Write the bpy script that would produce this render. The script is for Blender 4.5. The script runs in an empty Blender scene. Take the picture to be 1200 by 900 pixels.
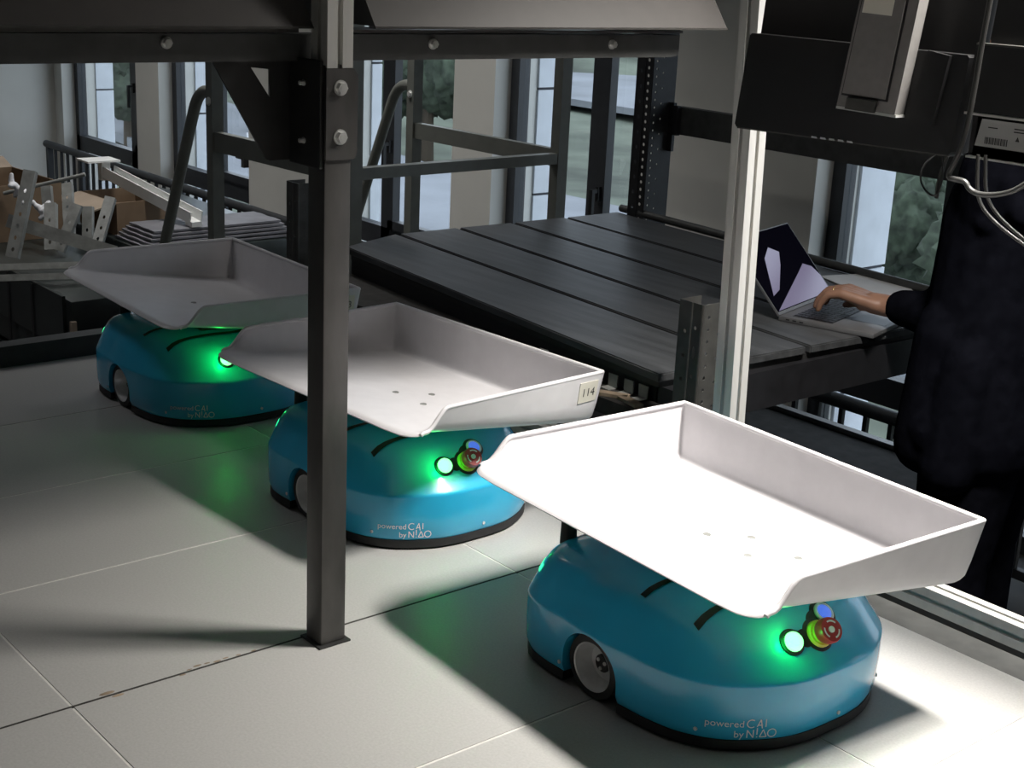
import bpy, bmesh, math, random
from mathutils import Vector, Matrix
from math import sin, cos, pi, radians, atan2, hypot

random.seed(7)
SC = bpy.context.scene
COL = SC.collection

# ------------------------------------------------------------------ camera
FPX = 1674.95
PITCH, ROLL, YAW = 0.294385, 0.0474654, -0.867902
CAMZ = 1.02
fw = Vector((sin(YAW)*cos(PITCH), cos(YAW)*cos(PITCH), -sin(PITCH)))
r0 = Vector((cos(YAW), -sin(YAW), 0)); u0 = r0.cross(fw)
rt = cos(ROLL)*r0 + sin(ROLL)*u0
up = -sin(ROLL)*r0 + cos(ROLL)*u0
cam = bpy.data.cameras.new('camera'); camo = bpy.data.objects.new('camera', cam); COL.objects.link(camo)
m = Matrix.Identity(4)
for i in range(3):
    m[i][0] = rt[i]; m[i][1] = up[i]; m[i][2] = -fw[i]
m[2][3] = CAMZ
camo.matrix_world = m
cam.sensor_width = 36.0; cam.lens = FPX/1200*36.0; cam.clip_start = 0.02; cam.clip_end = 500
SC.camera = camo

# ------------------------------------------------------------------ world, exposure
w = bpy.data.worlds.new('sky'); SC.world = w; w.use_nodes = True
nt = w.node_tree; nt.nodes.clear()
o_ = nt.nodes.new('ShaderNodeOutputWorld'); b_ = nt.nodes.new('ShaderNodeBackground')
tc = nt.nodes.new('ShaderNodeTexCoord'); nz = nt.nodes.new('ShaderNodeTexNoise'); rp = nt.nodes.new('ShaderNodeValToRGB')
nz.inputs['Scale'].default_value = 2.0; nz.inputs['Detail'].default_value = 4
rp.color_ramp.elements[0].color = (0.72, 0.82, 1.0, 1); rp.color_ramp.elements[1].color = (0.95, 0.98, 1.0, 1)
nt.links.new(tc.outputs['Generated'], nz.inputs['Vector']); nt.links.new(nz.outputs['Fac'], rp.inputs['Fac'])
nt.links.new(rp.outputs['Color'], b_.inputs['Color']); b_.inputs['Strength'].default_value = 2.5
nt.links.new(b_.outputs['Background'], o_.inputs['Surface'])
SC.view_settings.view_transform = 'Standard'
SC.view_settings.look = 'None'
SC.view_settings.exposure = 0.0
SC.view_settings.gamma = 1.0
SC.view_settings.use_curve_mapping = False
try:
    SC.cycles.max_bounces = 8; SC.cycles.transparent_max_bounces = 16
    SC.cycles.sample_clamp_indirect = 4.0
except Exception:
    pass

# ------------------------------------------------------------------ work lamp and added fill lamps
def area_lamp(name, loc, target, sx, sy, power, color, spread=pi):
    l = bpy.data.lights.new(name, 'AREA'); l.shape = 'RECTANGLE'; l.size = sx; l.size_y = sy
    l.energy = power; l.color = color; l.spread = spread
    o = bpy.data.objects.new(name, l); COL.objects.link(o)
    o.location = loc
    d = Vector(target) - Vector(loc)
    o.rotation_euler = d.to_track_quat('-Z', 'Y').to_euler()
    return o
area_lamp('work_lamp', (-1.0, 1.96, 1.70), (-1.0, 1.96, 0.0), 0.34, 0.16, 36.0, (1.0, 0.955, 0.89), radians(103))
area_lamp('work_lamp_fill', (-1.0, 1.96, 1.72), (-1.0, 1.96, 0.0), 0.34, 0.16, 14.0, (1.0, 0.955, 0.89), radians(160))  # added wide fill that stands for the work lamp's spill
area_lamp('ceiling_fill', (-4.3, 0.6, 2.15), (-4.3, 0.6, 0), 1.0, 0.3, 5.5, (0.98, 0.96, 1.0), radians(150))  # unseen fill, added to lift the farthest tray
area_lamp('ceiling_fill', (-5.0, 2.75, 2.15), (-5.0, 2.75, 0), 1.0, 0.3, 16.0, (1.0, 0.98, 0.95), radians(105))  # unseen fill, added to brighten the window piers
area_lamp('ceiling_fill', (-7.6, 2.6, 2.15), (-7.6, 2.6, 0), 1.0, 0.3, 14.0, (1.0, 0.98, 0.95), radians(105))  # unseen fill, added for the left piers and end wall

# ------------------------------------------------------------------ materials
def mat(name, color, rough=0.5, metal=0.0, var=0.08, scale=20.0, bump=0.0, bscale=200.0, emit=None, estr=0.0, coat=0.0, stretch=None, spec=None):
    m = bpy.data.materials.new(name); m.use_nodes = True
    nt = m.node_tree; bs = nt.nodes['Principled BSDF']
    bs.inputs['Roughness'].default_value = rough; bs.inputs['Metallic'].default_value = metal
    if coat: bs.inputs['Coat Weight'].default_value = coat; bs.inputs['Coat Roughness'].default_value = 0.08
    if spec is not None: bs.inputs['Specular IOR Level'].default_value = spec
    tc = nt.nodes.new('ShaderNodeTexCoord'); mp = nt.nodes.new('ShaderNodeMapping')
    nt.links.new(tc.outputs['Object'], mp.inputs['Vector'])
    if stretch: mp.inputs['Scale'].default_value = stretch
    nz = nt.nodes.new('ShaderNodeTexNoise'); nz.inputs['Scale'].default_value = scale; nz.inputs['Detail'].default_value = 5
    nt.links.new(mp.outputs['Vector'], nz.inputs['Vector'])
    rp = nt.nodes.new('ShaderNodeValToRGB')
    c0 = [max(0, c*(1-var)) for c in color]; c1 = [min(1, c*(1+var)) for c in color]
    rp.color_ramp.elements[0].position = 0.3; rp.color_ramp.elements[1].position = 0.7
    rp.color_ramp.elements[0].color = (*c0, 1); rp.color_ramp.elements[1].color = (*c1, 1)
    nt.links.new(nz.outputs['Fac'], rp.inputs['Fac']); nt.links.new(rp.outputs['Color'], bs.inputs['Base Color'])
    if bump:
        n2 = nt.nodes.new('ShaderNodeTexNoise'); n2.inputs['Scale'].default_value = bscale; n2.inputs['Detail'].default_value = 3
        nt.links.new(mp.outputs['Vector'], n2.inputs['Vector'])
        bp = nt.nodes.new('ShaderNodeBump'); bp.inputs['Strength'].default_value = bump; bp.inputs['Distance'].default_value = 0.002
        nt.links.new(n2.outputs['Fac'], bp.inputs['Height']); nt.links.new(bp.outputs['Normal'], bs.inputs['Normal'])
    if emit:
        bs.inputs['Emission Color'].default_value = (*emit, 1); bs.inputs['Emission Strength'].default_value = estr
    return m

M = {}
M['tile'] = mat('tile_grey', (0.40, 0.395, 0.385), 0.42, var=0.07, scale=260, bump=0.05, bscale=500)
M['grout'] = mat('grout_white', (0.62, 0.61, 0.58), 0.8, var=0.1, scale=60)
M['joint'] = mat('open_joint', (0.03, 0.028, 0.025), 0.9, var=0.5, scale=90)
M['blue'] = mat('blue_shell', (0.026, 0.41, 0.68), 0.27, var=0.03, scale=8, coat=0.5)
M['white_plastic'] = mat('white_plastic', (0.74, 0.725, 0.745), 0.33, var=0.03, scale=30)
M['black_rubber'] = mat('black_rubber', (0.012, 0.012, 0.013), 0.6, var=0.2, scale=60)
M['black_plastic'] = mat('black_plastic', (0.006, 0.006, 0.007), 0.5, var=0.15, scale=40, bump=0.03, bscale=900)
M['alu'] = mat('brushed_aluminium', (0.74, 0.73, 0.70), 0.38, 0.5, var=0.06, scale=40, stretch=(1, 1, 0.05))
M['chrome'] = mat('bright_steel', (0.78, 0.78, 0.76), 0.28, 0.5, var=0.08, scale=60)
M['hub'] = mat('machined_hub', (0.74, 0.74, 0.74), 0.32, 0.4, var=0.08, scale=80)
M['black_steel'] = mat('black_powder_coated_steel', (0.022, 0.022, 0.022), 0.5, var=0.25, scale=25, bump=0.06, bscale=700)
M['post_steel'] = mat('worn_black_steel', (0.080, 0.077, 0.074), 0.42, 0.35, var=0.45, scale=14, stretch=(1, 1, 0.35))
M['hood'] = mat('dark_hood_paint', (0.032, 0.028, 0.026), 0.55, var=0.1, scale=30, bump=0.04, bscale=600)
M['rack_steel'] = mat('rack_steel', (0.10, 0.098, 0.092), 0.4, 0.6, var=0.2, scale=25)
M['rack_black'] = mat('rack_black', (0.012, 0.012, 0.014), 0.5, var=0.25, scale=25)
M['beam_grey'] = mat('rack_beam_grey', (0.045, 0.046, 0.045), 0.55, var=0.25, scale=30)
M['plank'] = mat('dark_plank', (0.050, 0.052, 0.055), 0.5, var=0.4, scale=7, stretch=(0.6, 5, 5), bump=0.15, bscale=40)
M['ledge'] = mat('dusty_ledge', (0.030, 0.028, 0.026), 0.8, var=0.4, scale=25)
M['wood'] = mat('splintered_wood', (0.26, 0.20, 0.14), 0.8, var=0.3, scale=30)
M['tube'] = mat('grey_tube', (0.14, 0.145, 0.13), 0.5, 0.2, var=0.1, scale=20)
M['wall'] = mat('wall_paint', (0.66, 0.65, 0.61), 0.85, var=0.03, scale=6)
M['ceil'] = mat('ceiling_paint', (0.6, 0.6, 0.58), 0.9, var=0.03, scale=6)
M['floor'] = mat('lower_floor', (0.045, 0.045, 0.046), 0.7, var=0.2, scale=5)
M['frame'] = mat('window_frame', (0.030, 0.032, 0.037), 0.45, var=0.1, scale=30)
M['fin'] = mat('pale_cladding', (0.70, 0.73, 0.78), 0.7, var=0.06, scale=12)
M['finjoint'] = mat('cladding_joint', (0.06, 0.06, 0.07), 0.8)
M['railing'] = mat('railing_paint', (0.028, 0.030, 0.034), 0.5, var=0.15, scale=30)
M['card'] = mat('cardboard', (0.18, 0.122, 0.075), 0.85, var=0.12, scale=14)
M['cardlight'] = mat('cardboard_inside', (0.28, 0.22, 0.165), 0.85, var=0.1, scale=14)
M['galv'] = mat('galvanised_steel', (0.27, 0.275, 0.26), 0.45, 0.3, var=0.2, scale=30)
M['tarp'] = mat('dark_wrapped_film', (0.020, 0.025, 0.024), 0.3, var=0.5, scale=6)
M['sheet'] = mat('grey_packing_sheet', (0.15, 0.15, 0.165), 0.5, var=0.2, scale=12)
M['whitebag'] = mat('white_bag', (0.6, 0.6, 0.62), 0.4, var=0.1, scale=14)
M['white_paint'] = mat('white_paint', (0.68, 0.68, 0.66), 0.5, var=0.05, scale=14)
M['laptop'] = mat('space_grey_aluminium', (0.15, 0.15, 0.155), 0.42, 0.4, var=0.03, scale=50)
M['key'] = mat('laptop_key', (0.012, 0.012, 0.014), 0.4, var=0.1, scale=50)
M['screen'] = mat('laptop_screen', (0.002, 0.002, 0.003), 0.6, spec=0.0, var=0.1, scale=3, emit=(0.10, 0.09, 0.22), estr=0.015)
M['lilac'] = mat('screen_lilac_reflection', (0.05, 0.05, 0.06), 0.2, var=0.1, scale=4, emit=(0.30, 0.255, 0.43), estr=0.45)  # glowing colour that stands in for reflections on the screen
M['paper'] = mat('paper', (0.62, 0.62, 0.63), 0.8, var=0.03, scale=20)
M['ink'] = mat('dark_print', (0.02, 0.02, 0.02), 0.7)
M['labelp'] = mat('label_paper', (0.74, 0.71, 0.62), 0.7, var=0.03)
M['print_white'] = mat('white_print', (0.80, 0.82, 0.84), 0.5, var=0.03)
M['red'] = mat('red_plastic', (0.42, 0.025, 0.025), 0.35, var=0.08)
M['yellow'] = mat('yellow_plastic', (0.65, 0.50, 0.05), 0.4, var=0.08)
M['bluebutton'] = mat('blue_button', (0.06, 0.12, 0.55), 0.3, emit=(0.10, 0.22, 1.0), estr=0.6)
M['green_lens'] = mat('green_lamp_lens', (0.3, 0.9, 0.5), 0.3, emit=(0.20, 1.0, 0.27), estr=2.6)
M['green_strip'] = mat('green_light_strip', (0.1, 0.6, 0.3), 0.3, emit=(0.03, 1.0, 0.35), estr=1.6)
M['cable'] = mat('grey_cable', (0.035, 0.035, 0.034), 0.4, var=0.1)
M['blackcable'] = mat('black_cable', (0.012, 0.012, 0.012), 0.5)
M['adapter'] = mat('dark_grey_case', (0.15, 0.145, 0.14), 0.5, var=0.08, scale=60)
M['sticker'] = mat('silver_sticker', (0.36, 0.36, 0.355), 0.45, 0.3, var=0.06)
M['cloth'] = mat('black_cloth', (0.0042, 0.0045, 0.0068), 0.95, var=0.3, scale=30, bump=0.2, bscale=60, spec=0.0)
M['trouser'] = mat('dark_trousers', (0.0040, 0.0042, 0.006), 0.95, var=0.3, scale=30, spec=0.0)
M['skin'] = mat('skin', (0.25, 0.135, 0.09), 0.5, var=0.08, scale=40, bump=0.08, bscale=160)
M['hair'] = mat('black_hair', (0.01, 0.009, 0.008), 0.6, bump=0.3, bscale=300)
M['grass'] = mat('hillside', (0.11, 0.125, 0.095), 0.95, var=0.6, scale=0.25)
M['road'] = mat('asphalt', (0.22, 0.23, 0.25), 0.9, var=0.2, scale=0.3)
M['leaf'] = mat('tree_leaves', (0.048, 0.064, 0.042), 0.9, var=0.6, scale=3.0, bump=0.6, bscale=4)
M['bark'] = mat('tree_bark', (0.06, 0.045, 0.03), 0.9)
M['car'] = mat('car_paint', (0.6, 0.6, 0.62), 0.3, 0.1, var=0.02)
M['carglass'] = mat('car_glass', (0.02, 0.02, 0.025), 0.1)
M['facade'] = mat('pale_facade', (0.62, 0.64, 0.68), 0.8, var=0.05, scale=0.5)
M['gold'] = mat('gold', (0.9, 0.7, 0.35), 0.2, 1.0)

def glass_mat():
    m = bpy.data.materials.new('window_glass'); m.use_nodes = True; nt = m.node_tree; nt.nodes.clear()
    o = nt.nodes.new('ShaderNodeOutputMaterial'); mx = nt.nodes.new('ShaderNodeMixShader')
    t = nt.nodes.new('ShaderNodeBsdfTransparent'); t.inputs['Color'].default_value = (0.86, 0.90, 0.92, 1)
    g = nt.nodes.new('ShaderNodeBsdfGlossy'); g.inputs['Roughness'].default_value = 0.02
    f = nt.nodes.new('ShaderNodeFresnel'); f.inputs['IOR'].default_value = 1.45
    nz = nt.nodes.new('ShaderNodeTexNoise'); nz.inputs['Scale'].default_value = 9
    ml = nt.nodes.new('ShaderNodeMath'); ml.operation = 'MULTIPLY_ADD'; ml.inputs[1].default_value = 0.02
    nt.links.new(nz.outputs['Fac'], ml.inputs[0]); nt.links.new(f.outputs['Fac'], ml.inputs[2])
    nt.links.new(ml.outputs[0], mx.inputs['Fac']); nt.links.new(t.outputs[0], mx.inputs[1]); nt.links.new(g.outputs[0], mx.inputs[2])
    ge = nt.nodes.new('ShaderNodeNewGeometry'); iv = nt.nodes.new('ShaderNodeMath'); iv.operation = 'SUBTRACT'; iv.inputs[0].default_value = 1.0
    m2 = nt.nodes.new('ShaderNodeMath'); m2.operation = 'MULTIPLY'
    nt.links.new(ge.outputs['Backfacing'], iv.inputs[1]); nt.links.new(ml.outputs[0], m2.inputs[0]); nt.links.new(iv.outputs[0], m2.inputs[1])
    nt.links.new(m2.outputs[0], mx.inputs['Fac'])
    nt.links.new(mx.outputs[0], o.inputs['Surface'])
    return m
M['glass'] = glass_mat()

# ------------------------------------------------------------------ helpers
class MB:
    def __init__(s): s.bm = bmesh.new()
    def _xf(s, vs, mtx):
        for v in vs: v.co = mtx @ v.co
    def box(s, a, b, rot=None, org=None, bev=0.0):
        a = Vector(a); b = Vector(b); c = (a+b)/2; d = b-a
        r = bmesh.ops.create_cube(s.bm, size=1.0); vs = r['verts']
        for v in vs: v.co = Vector((v.co.x*d.x, v.co.y*d.y, v.co.z*d.z)) + c
        if bev:
            es = list({e for v in vs for e in v.link_edges})
            rr = bmesh.ops.bevel(s.bm, geom=es, offset=bev, segments=2, affect='EDGES', profile=0.6)
            vs = list({v for f in rr['faces'] for v in f.verts} | {v for v in vs if v.is_valid})
        if rot is not None:
            o = Vector(org) if org else c
            s._xf(vs, Matrix.Translation(o) @ rot.to_4x4() @ Matrix.Translation(-o))
        return s
    def cyl(s, p0, p1, r0, r1=None, seg=16, caps=True):
        p0 = Vector(p0); p1 = Vector(p1); r1 = r0 if r1 is None else r1
        d = p1-p0; L = d.length
        r = bmesh.ops.create_cone(s.bm, cap_ends=caps, segments=seg, radius1=r0, radius2=r1, depth=L)
        q = Vector((0, 0, 1)).rotation_difference(d.normalized())
        s._xf(r['verts'], Matrix.Translation((p0+p1)/2) @ q.to_matrix().to_4x4())
        return s
    def sphere(s, c, r, sc=(1, 1, 1), seg=16, rot=None):
        q = bmesh.ops.create_uvsphere(s.bm, u_segments=seg, v_segments=max(6, seg//2), radius=r)
        mt = Matrix.Translation(c) @ (rot.to_4x4() if rot else Matrix.Identity(4)) @ Matrix.Diagonal((*sc, 1))
        s._xf(q['verts'], mt); return s
    def tube(s, pts, r, seg=8, closed=False, sub=0):
        pts = [Vector(p) for p in pts]
        for _ in range(sub):
            n = []
            rng = len(pts) if closed else len(pts)-1
            if not closed: n.append(pts[0])
            for i in range(rng):
                a, b = pts[i], pts[(i+1) % len(pts)]
                n += [a*.75+b*.25, a*.25+b*.75]
            if not closed: n.append(pts[-1])
            pts = n
        rings = []; N = len(pts); nrm = None
        for i, p in enumerate(pts):
            if closed: t = pts[(i+1) % N]-pts[i-1]
            else: t = pts[min(i+1, N-1)]-pts[max(i-1, 0)]
            t.normalize()
            if nrm is None:
                nrm = t.orthogonal().normalized()
            nrm = (nrm - t*nrm.dot(t)).normalized(); bi = t.cross(nrm)
            rings.append([s.bm.verts.new(p + (nrm*cos(2*pi*k/seg)+bi*sin(2*pi*k/seg))*r) for k in range(seg)])
        for i in range(N if closed else N-1):
            A, B = rings[i], rings[(i+1) % N]
            for k in range(seg):
                s.bm.faces.new((A[k], A[(k+1) % seg], B[(k+1) % seg], B[k]))
        if not closed:
            s.bm.faces.new(list(reversed(rings[0]))); s.bm.faces.new(rings[-1])
        return s
    def prism(s, poly, f0, f1):
        """poly: list of (a,b); f0/f1 map (a,b) to a point at each end"""
        A = [s.bm.verts.new(f0(*p)) for p in poly]; B = [s.bm.verts.new(f1(*p)) for p in poly]
        n = len(poly)
        for i in range(n): s.bm.faces.new((A[i], A[(i+1) % n], B[(i+1) % n], B[i]))
        s.bm.faces.new(list(reversed(A))); s.bm.faces.new(B)
        return s
    def quad(s, *ps):
        s.bm.faces.new([s.bm.verts.new(p) for p in ps]); return s
    def lathe(s, prof, c, axis, seg=32, close=True):
        q = Vector((0, 0, 1)).rotation_difference(Vector(axis).normalized()).to_matrix()
        c = Vector(c); rings = []
        for (r, h) in prof:
            rings.append([s.bm.verts.new(c + q @ Vector((r*cos(2*pi*k/seg), r*sin(2*pi*k/seg), h))) for k in range(seg)])
        for A, B in zip(rings, rings[1:]):
            for k in range(seg): s.bm.faces.new((A[k], A[(k+1) % seg], B[(k+1) % seg], B[k]))
        if prof[0][0] > 1e-5 and close: s.bm.faces.new(list(reversed(rings[0])))
        if prof[-1][0] > 1e-5 and close: s.bm.faces.new(rings[-1])
        return s
    def mesh(s, name, off=None):
        if off is not None:
            for v in s.bm.verts: v.co -= Vector(off)
        bmesh.ops.remove_doubles(s.bm, verts=s.bm.verts, dist=1e-6)
        bmesh.ops.recalc_face_normals(s.bm, faces=s.bm.faces)
        me = bpy.data.meshes.new(name); s.bm.to_mesh(me); s.bm.free(); return me

def smooth(me, ang=35):
    for p in me.polygons: p.use_smooth = True
    try: me.set_sharp_from_angle(angle=radians(ang))
    except Exception: pass

def org_of(parent):
    v = Vector((0, 0, 0)); p = parent
    while p is not None:
        v += p.location; p = p.parent
    return v

def obj(name, mb, material, parent=None, world=False, sm=None, label=None):
    """one mesh object; world=True: coordinates are world ones and the parents carry no rotation"""
    off = org_of(parent) if (world and parent is not None) else None
    me = mb.mesh(name, off) if isinstance(mb, MB) else mb
    if not isinstance(mb, MB) and off is not None:
        me.transform(Matrix.Translation(-off))
    me.materials.clear() if len(me.materials) else None
    me.materials.append(M[material])
    if sm: smooth(me, sm)
    o = bpy.data.objects.new(name, me); COL.objects.link(o)
    if parent is not None: o.parent = parent
    if label: o['label'] = label
    return o

def tag(o, label=None, cat=None, group=None, kind=None):
    if label: o['label'] = label
    if cat: o['category'] = cat
    if group: o['group'] = group
    if kind: o['kind'] = kind
    return o

def thing(name, loc, label, cat, group=None, rot=None):
    o = bpy.data.objects.new(name, None); COL.objects.link(o); o.location = loc
    if rot: o.rotation_euler = rot
    o.empty_display_size = 0.05
    return tag(o, label, cat, group)

def struct(name, mb, material, parent=None, sm=None):
    o = obj(name, mb, material, parent, sm=sm)
    o['kind'] = 'structure'; return o

def copy_tree(o, parent=None):
    c = o.copy(); COL.objects.link(c)
    if parent is not None: c.parent = parent
    for ch in list(o.children): copy_tree(ch, c)
    return c

def from_curve(cu, mtx=None):
    o = bpy.data.objects.new('tmp', cu); COL.objects.link(o)
    dg = bpy.context.evaluated_depsgraph_get(); dg.update()
    me = bpy.data.meshes.new_from_object(o.evaluated_get(dg))
    bpy.data.objects.remove(o); bpy.data.curves.remove(cu)
    if mtx is not None: me.transform(mtx)
    return me

def plate(outer, holes, thick, O, U, V, bev=0.0):
    """flat plate with real holes: 2-D outline in (u,v) set at O with axes U,V"""
    cu = bpy.data.curves.new('plate', 'CURVE'); cu.dimensions = '2D'; cu.fill_mode = 'BOTH'; cu.extrude = thick/2
    for loop in [outer]+holes:
        sp = cu.splines.new('POLY'); sp.points.add(len(loop)-1); sp.use_cyclic_u = True
        for p, q in zip(sp.points, loop): p.co = (q[0], q[1], 0, 1)
    U = Vector(U).normalized(); V = Vector(V).normalized(); W = U.cross(V)
    mt = Matrix.Identity(4)
    for i in range(3): mt[i][0] = U[i]; mt[i][1] = V[i]; mt[i][2] = W[i]; mt[i][3] = Vector(O)[i]
    return from_curve(cu, mt)

def circ(u, v, r, n=8, ry=None):
    ry = r if ry is None else ry
    return [(u+r*cos(2*pi*k/n), v+ry*sin(2*pi*k/n)) for k in range(n)]

def join_meshes(ms):
    bm = bmesh.new()
    for me in ms: bm.from_mesh(me); bpy.data.meshes.remove(me)
    mb = MB(); mb.bm.free(); mb.bm = bm; return mb

def text_mesh(s, size, align='LEFT'):
    cu = bpy.data.curves.new('text', 'FONT'); cu.body = s; cu.size = size; cu.align_x = align; cu.resolution_u = 3
    return from_curve(cu)

def evaluate(o, mods=True):
    dg = bpy.context.evaluated_depsgraph_get(); dg.update()
    return bpy.data.meshes.new_from_object(o.evaluated_get(dg))

# ------------------------------------------------------------------ the room
GZ = -0.77            # lower floor
struct('floor', MB().box((-9.9, -4, GZ-0.1), (5, 4.3, GZ)), 'floor')
struct('ceiling', MB().box((-9.9, -4, 2.2), (5, 4.3, 2.3)), 'ceil')
struct('wall_left', MB().box((-9.8, -4, GZ), (-9.66, 4.1, 2.2)), 'wall')
struct('wall_right', MB().box((4.9, -4, GZ), (5, 4.3, 2.2)), 'wall')
struct('wall_rear', MB().box((-9.8, -4.1, GZ), (5, -4, 2.2)), 'wall')
YF, YG, YO = 3.95, 4.07, 4.19
WIN = [(-9.53, -8.39), (-8.08, -7.00), (-6.17, -5.16), (-4.87, -3.97), (-3.10, -2.10), (-1.80, -0.80), (0.1, 1.1)]
edges = [-9.66] + [e for wv in WIN for e in wv] + [4.9]
wall = struct('wall_window', MB().box((-9.66, YF, 1.6), (4.9, YO, 2.2)), 'wall')
for i in range(0, len(edges), 2):
    obj('pier', MB().box((edges[i], YF, GZ), (edges[i+1], YO, 1.6)), 'wall', wall)
for i, (a, b) in enumerate(WIN):
    wn = bpy.data.objects.new('window_%d' % (i+1), None); COL.objects.link(wn); wn.location = ((a+b)/2, YG, GZ); wn['kind'] = 'structure'
    mid = a + (b-a)*[.80, .50, .37, .63, .5, .5, .5][i]
    fr = MB()
    t = 0.03
    for x0, x1 in ((a, a+0.055), (mid-0.045, mid+0.03), (b-0.05, b)):
        fr.box((x0, YG-t, GZ), (x1, YG+t, 1.6))
    fr.box((a, YG-t, GZ), (b, YG+t, GZ+0.06)); fr.box((a, YG-t, 1.54), (b, YG+t, 1.6))
    fr.box((a, YG-t, -0.43), (b, YG+t, -0.33))
    obj('window_frame', fr, 'frame', wn, True)
    sash = MB()
    s0, s1 = (mid+0.03, b-0.05)
    for x0, x1 in ((s0, s0+0.045), (s1-0.045, s1)): sash.box((x0, YG-0.045, -0.33), (x1, YG-0.005, 1.54))
    sash.box((s0, YG-0.045, -0.33), (s1, YG-0.005, -0.285)); sash.box((s0, YG-0.045, 1.495), (s1, YG-0.005, 1.54))
    sh = obj('sash', sash, 'frame', wn, True)
    hd = MB().box((s0+0.012, YG-0.062, 0.05), (s0+0.03, YG-0.045, 0.11)).box((s0+0.014, YG-0.085, 0.085), (s0+0.028, YG-0.062, 0.10)).box((s0+0.012, YG-0.095, -0.04), (s0+0.03, YG-0.08, 0.10))
    obj('handle', hd, 'black_plastic', sh, True)
    for (x0, x1) in ((a+0.055, mid-0.045), (mid+0.03, b-0.05)):
        for (z0, z1) in ((GZ+0.06, -0.43), (-0.33, 1.54)):
            obj('pane', MB().box((x0, YG-0.004, z0), (x1, YG+0.004, z1)), 'glass', wn, True)
    if i in (1, 3):
        obj('strut_bracket', MB().box((b-0.13, YG-0.13, -0.16), (b-0.03, YG-0.05, -0.12)).box((b-0.05, YG-0.14, -0.2), (b-0.02, YG-0.05, -0.10)), 'beam_grey', wn, True)
    # outside reveal: a pale cladding fin beside the opening
    fin = thing('cladding_fin', (a-0.06, YO, GZ), 'pale cladding fin outside %s' % ['leftmost window by the white end wall', 'the window behind the left handrail', 'the window behind the ladder', 'the window left of the tall black upright', 'the window behind the laptop', 'the window behind the person', 'the window right of the person'][i], 'cladding')
    zs = [GZ-0.5, -0.03-0.47, -0.03, 0.44, 0.91, 1.38, 1.9]
    dep = [0.125, 0.085, 0.06, 0.115, 0.20, 0.2, 0.2][i]
    for z0, z1 in zip(zs, zs[1:]):
        obj('panel', MB().box((a-0.12, YO, z0+0.006), (a+0.012, YO+dep, z1-0.006)), 'fin', fin, True)
    obj('joint_strip', MB().box((a-0.11, YO+0.002, zs[0]), (a+0.004, YO+dep-0.006, zs[-1])), 'finjoint', fin, True)

# ------------------------------------------------------------------ the view outside
OZ = -6.0
g = MB()
g.bm.free(); g.bm = bmesh.new()
N = 40
grid = [[None]*(N+1) for _ in range(N+1)]
for i in range(N+1):
    for j in range(N+1):
        x = -160 + 190*i/N; y = 7 + 150*j/N
        d = hypot(x*0.5, y)
        z = OZ + max(0, (d-55))*0.08 + 0.35*sin(x*0.21)*cos(y*0.17)
        grid[i][j] = g.bm.verts.new((x, y, z))
for i in range(N):
    for j in range(N):
        g.bm.faces.new((grid[i][j], grid[i+1][j], grid[i+1][j+1], grid[i][j+1]))
gr = obj('hillside', g, 'grass', sm=60); gr['kind'] = 'structure'
def strip_road(name, pts, wd, z):
    mb = MB()
    for p, q in zip(pts, pts[1:]):
        p = Vector((*p, z)); q = Vector((*q, z)); d = (q-p).normalized(); n = Vector((-d.y, d.x, 0))*wd/2
        mb.prism([(-1, 0), (1, 0), (1, 1), (-1, 1)], lambda a, b: p+n*a+Vector((0, 0, b*0.3)), lambda a, b: q+n*a+Vector((0, 0, b*0.3)))
    o = obj(name, mb, 'road'); o['kind'] = 'structure'
strip_road('car_park', [(-70, 52), (-20, 52)], 15, OZ+0.35)
strip_road('street', [(-60, 26), (-34, 22.5), (-8, 24)], 7, OZ+0.35)
def blob(segs, voxel, smooth_it=6, fac=0.5, ell=()):
    """capsule chains fused into ONE continuous surface; segs: (p0, r0, p1, r1)"""
    mb = MB()
    for (p0, a, p1, b) in segs:
        mb.sphere(p0, a, seg=16); mb.sphere(p1, b, seg=16)
        if (Vector(p1)-Vector(p0)).length > 1e-5: mb.cyl(p0, p1, a, b, seg=18)
    for (c, r, sc, rot) in ell: mb.sphere(c, r, sc, 24, rot)
    me = bpy.data.meshes.new('blob'); mb.bm.to_mesh(me); mb.bm.free()
    o = bpy.data.objects.new('tmp', me); COL.objects.link(o)
    rm = o.modifiers.new('r', 'REMESH'); rm.mode = 'VOXEL'; rm.voxel_size = voxel; rm.use_smooth_shade = True
    s = o.modifiers.new('s', 'SMOOTH'); s.factor = fac; s.iterations = smooth_it
    out = evaluate(o); bpy.data.objects.remove(o); bpy.data.meshes.remove(me)
    for p in out.polygons: p.use_smooth = True
    return out
def tree_mesh(seed):
    rnd = random.Random(seed); mb = MB()
    for k in range(16):
        a = rnd.uniform(0, 2*pi); rr = rnd.uniform(0, 1.5); h = rnd.uniform(1.6, 4.6)
        q = bmesh.ops.create_icosphere(mb.bm, subdivisions=4, radius=rnd.uniform(0.7, 1.3)*(1.15-abs(h-3)/4))
        for v in q['verts']:
            n = v.co.normalized()
            v.co *= 1 + 0.13*sin(n.x*17+k)*sin(n.y*19+k*2)+0.08*sin(n.z*27+n.x*31+k)+0.06*sin(n.x*53+n.y*47+k*3)*sin(n.z*59+k)
            v.co += Vector((rr*cos(a), rr*sin(a), h))
    return mb
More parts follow.
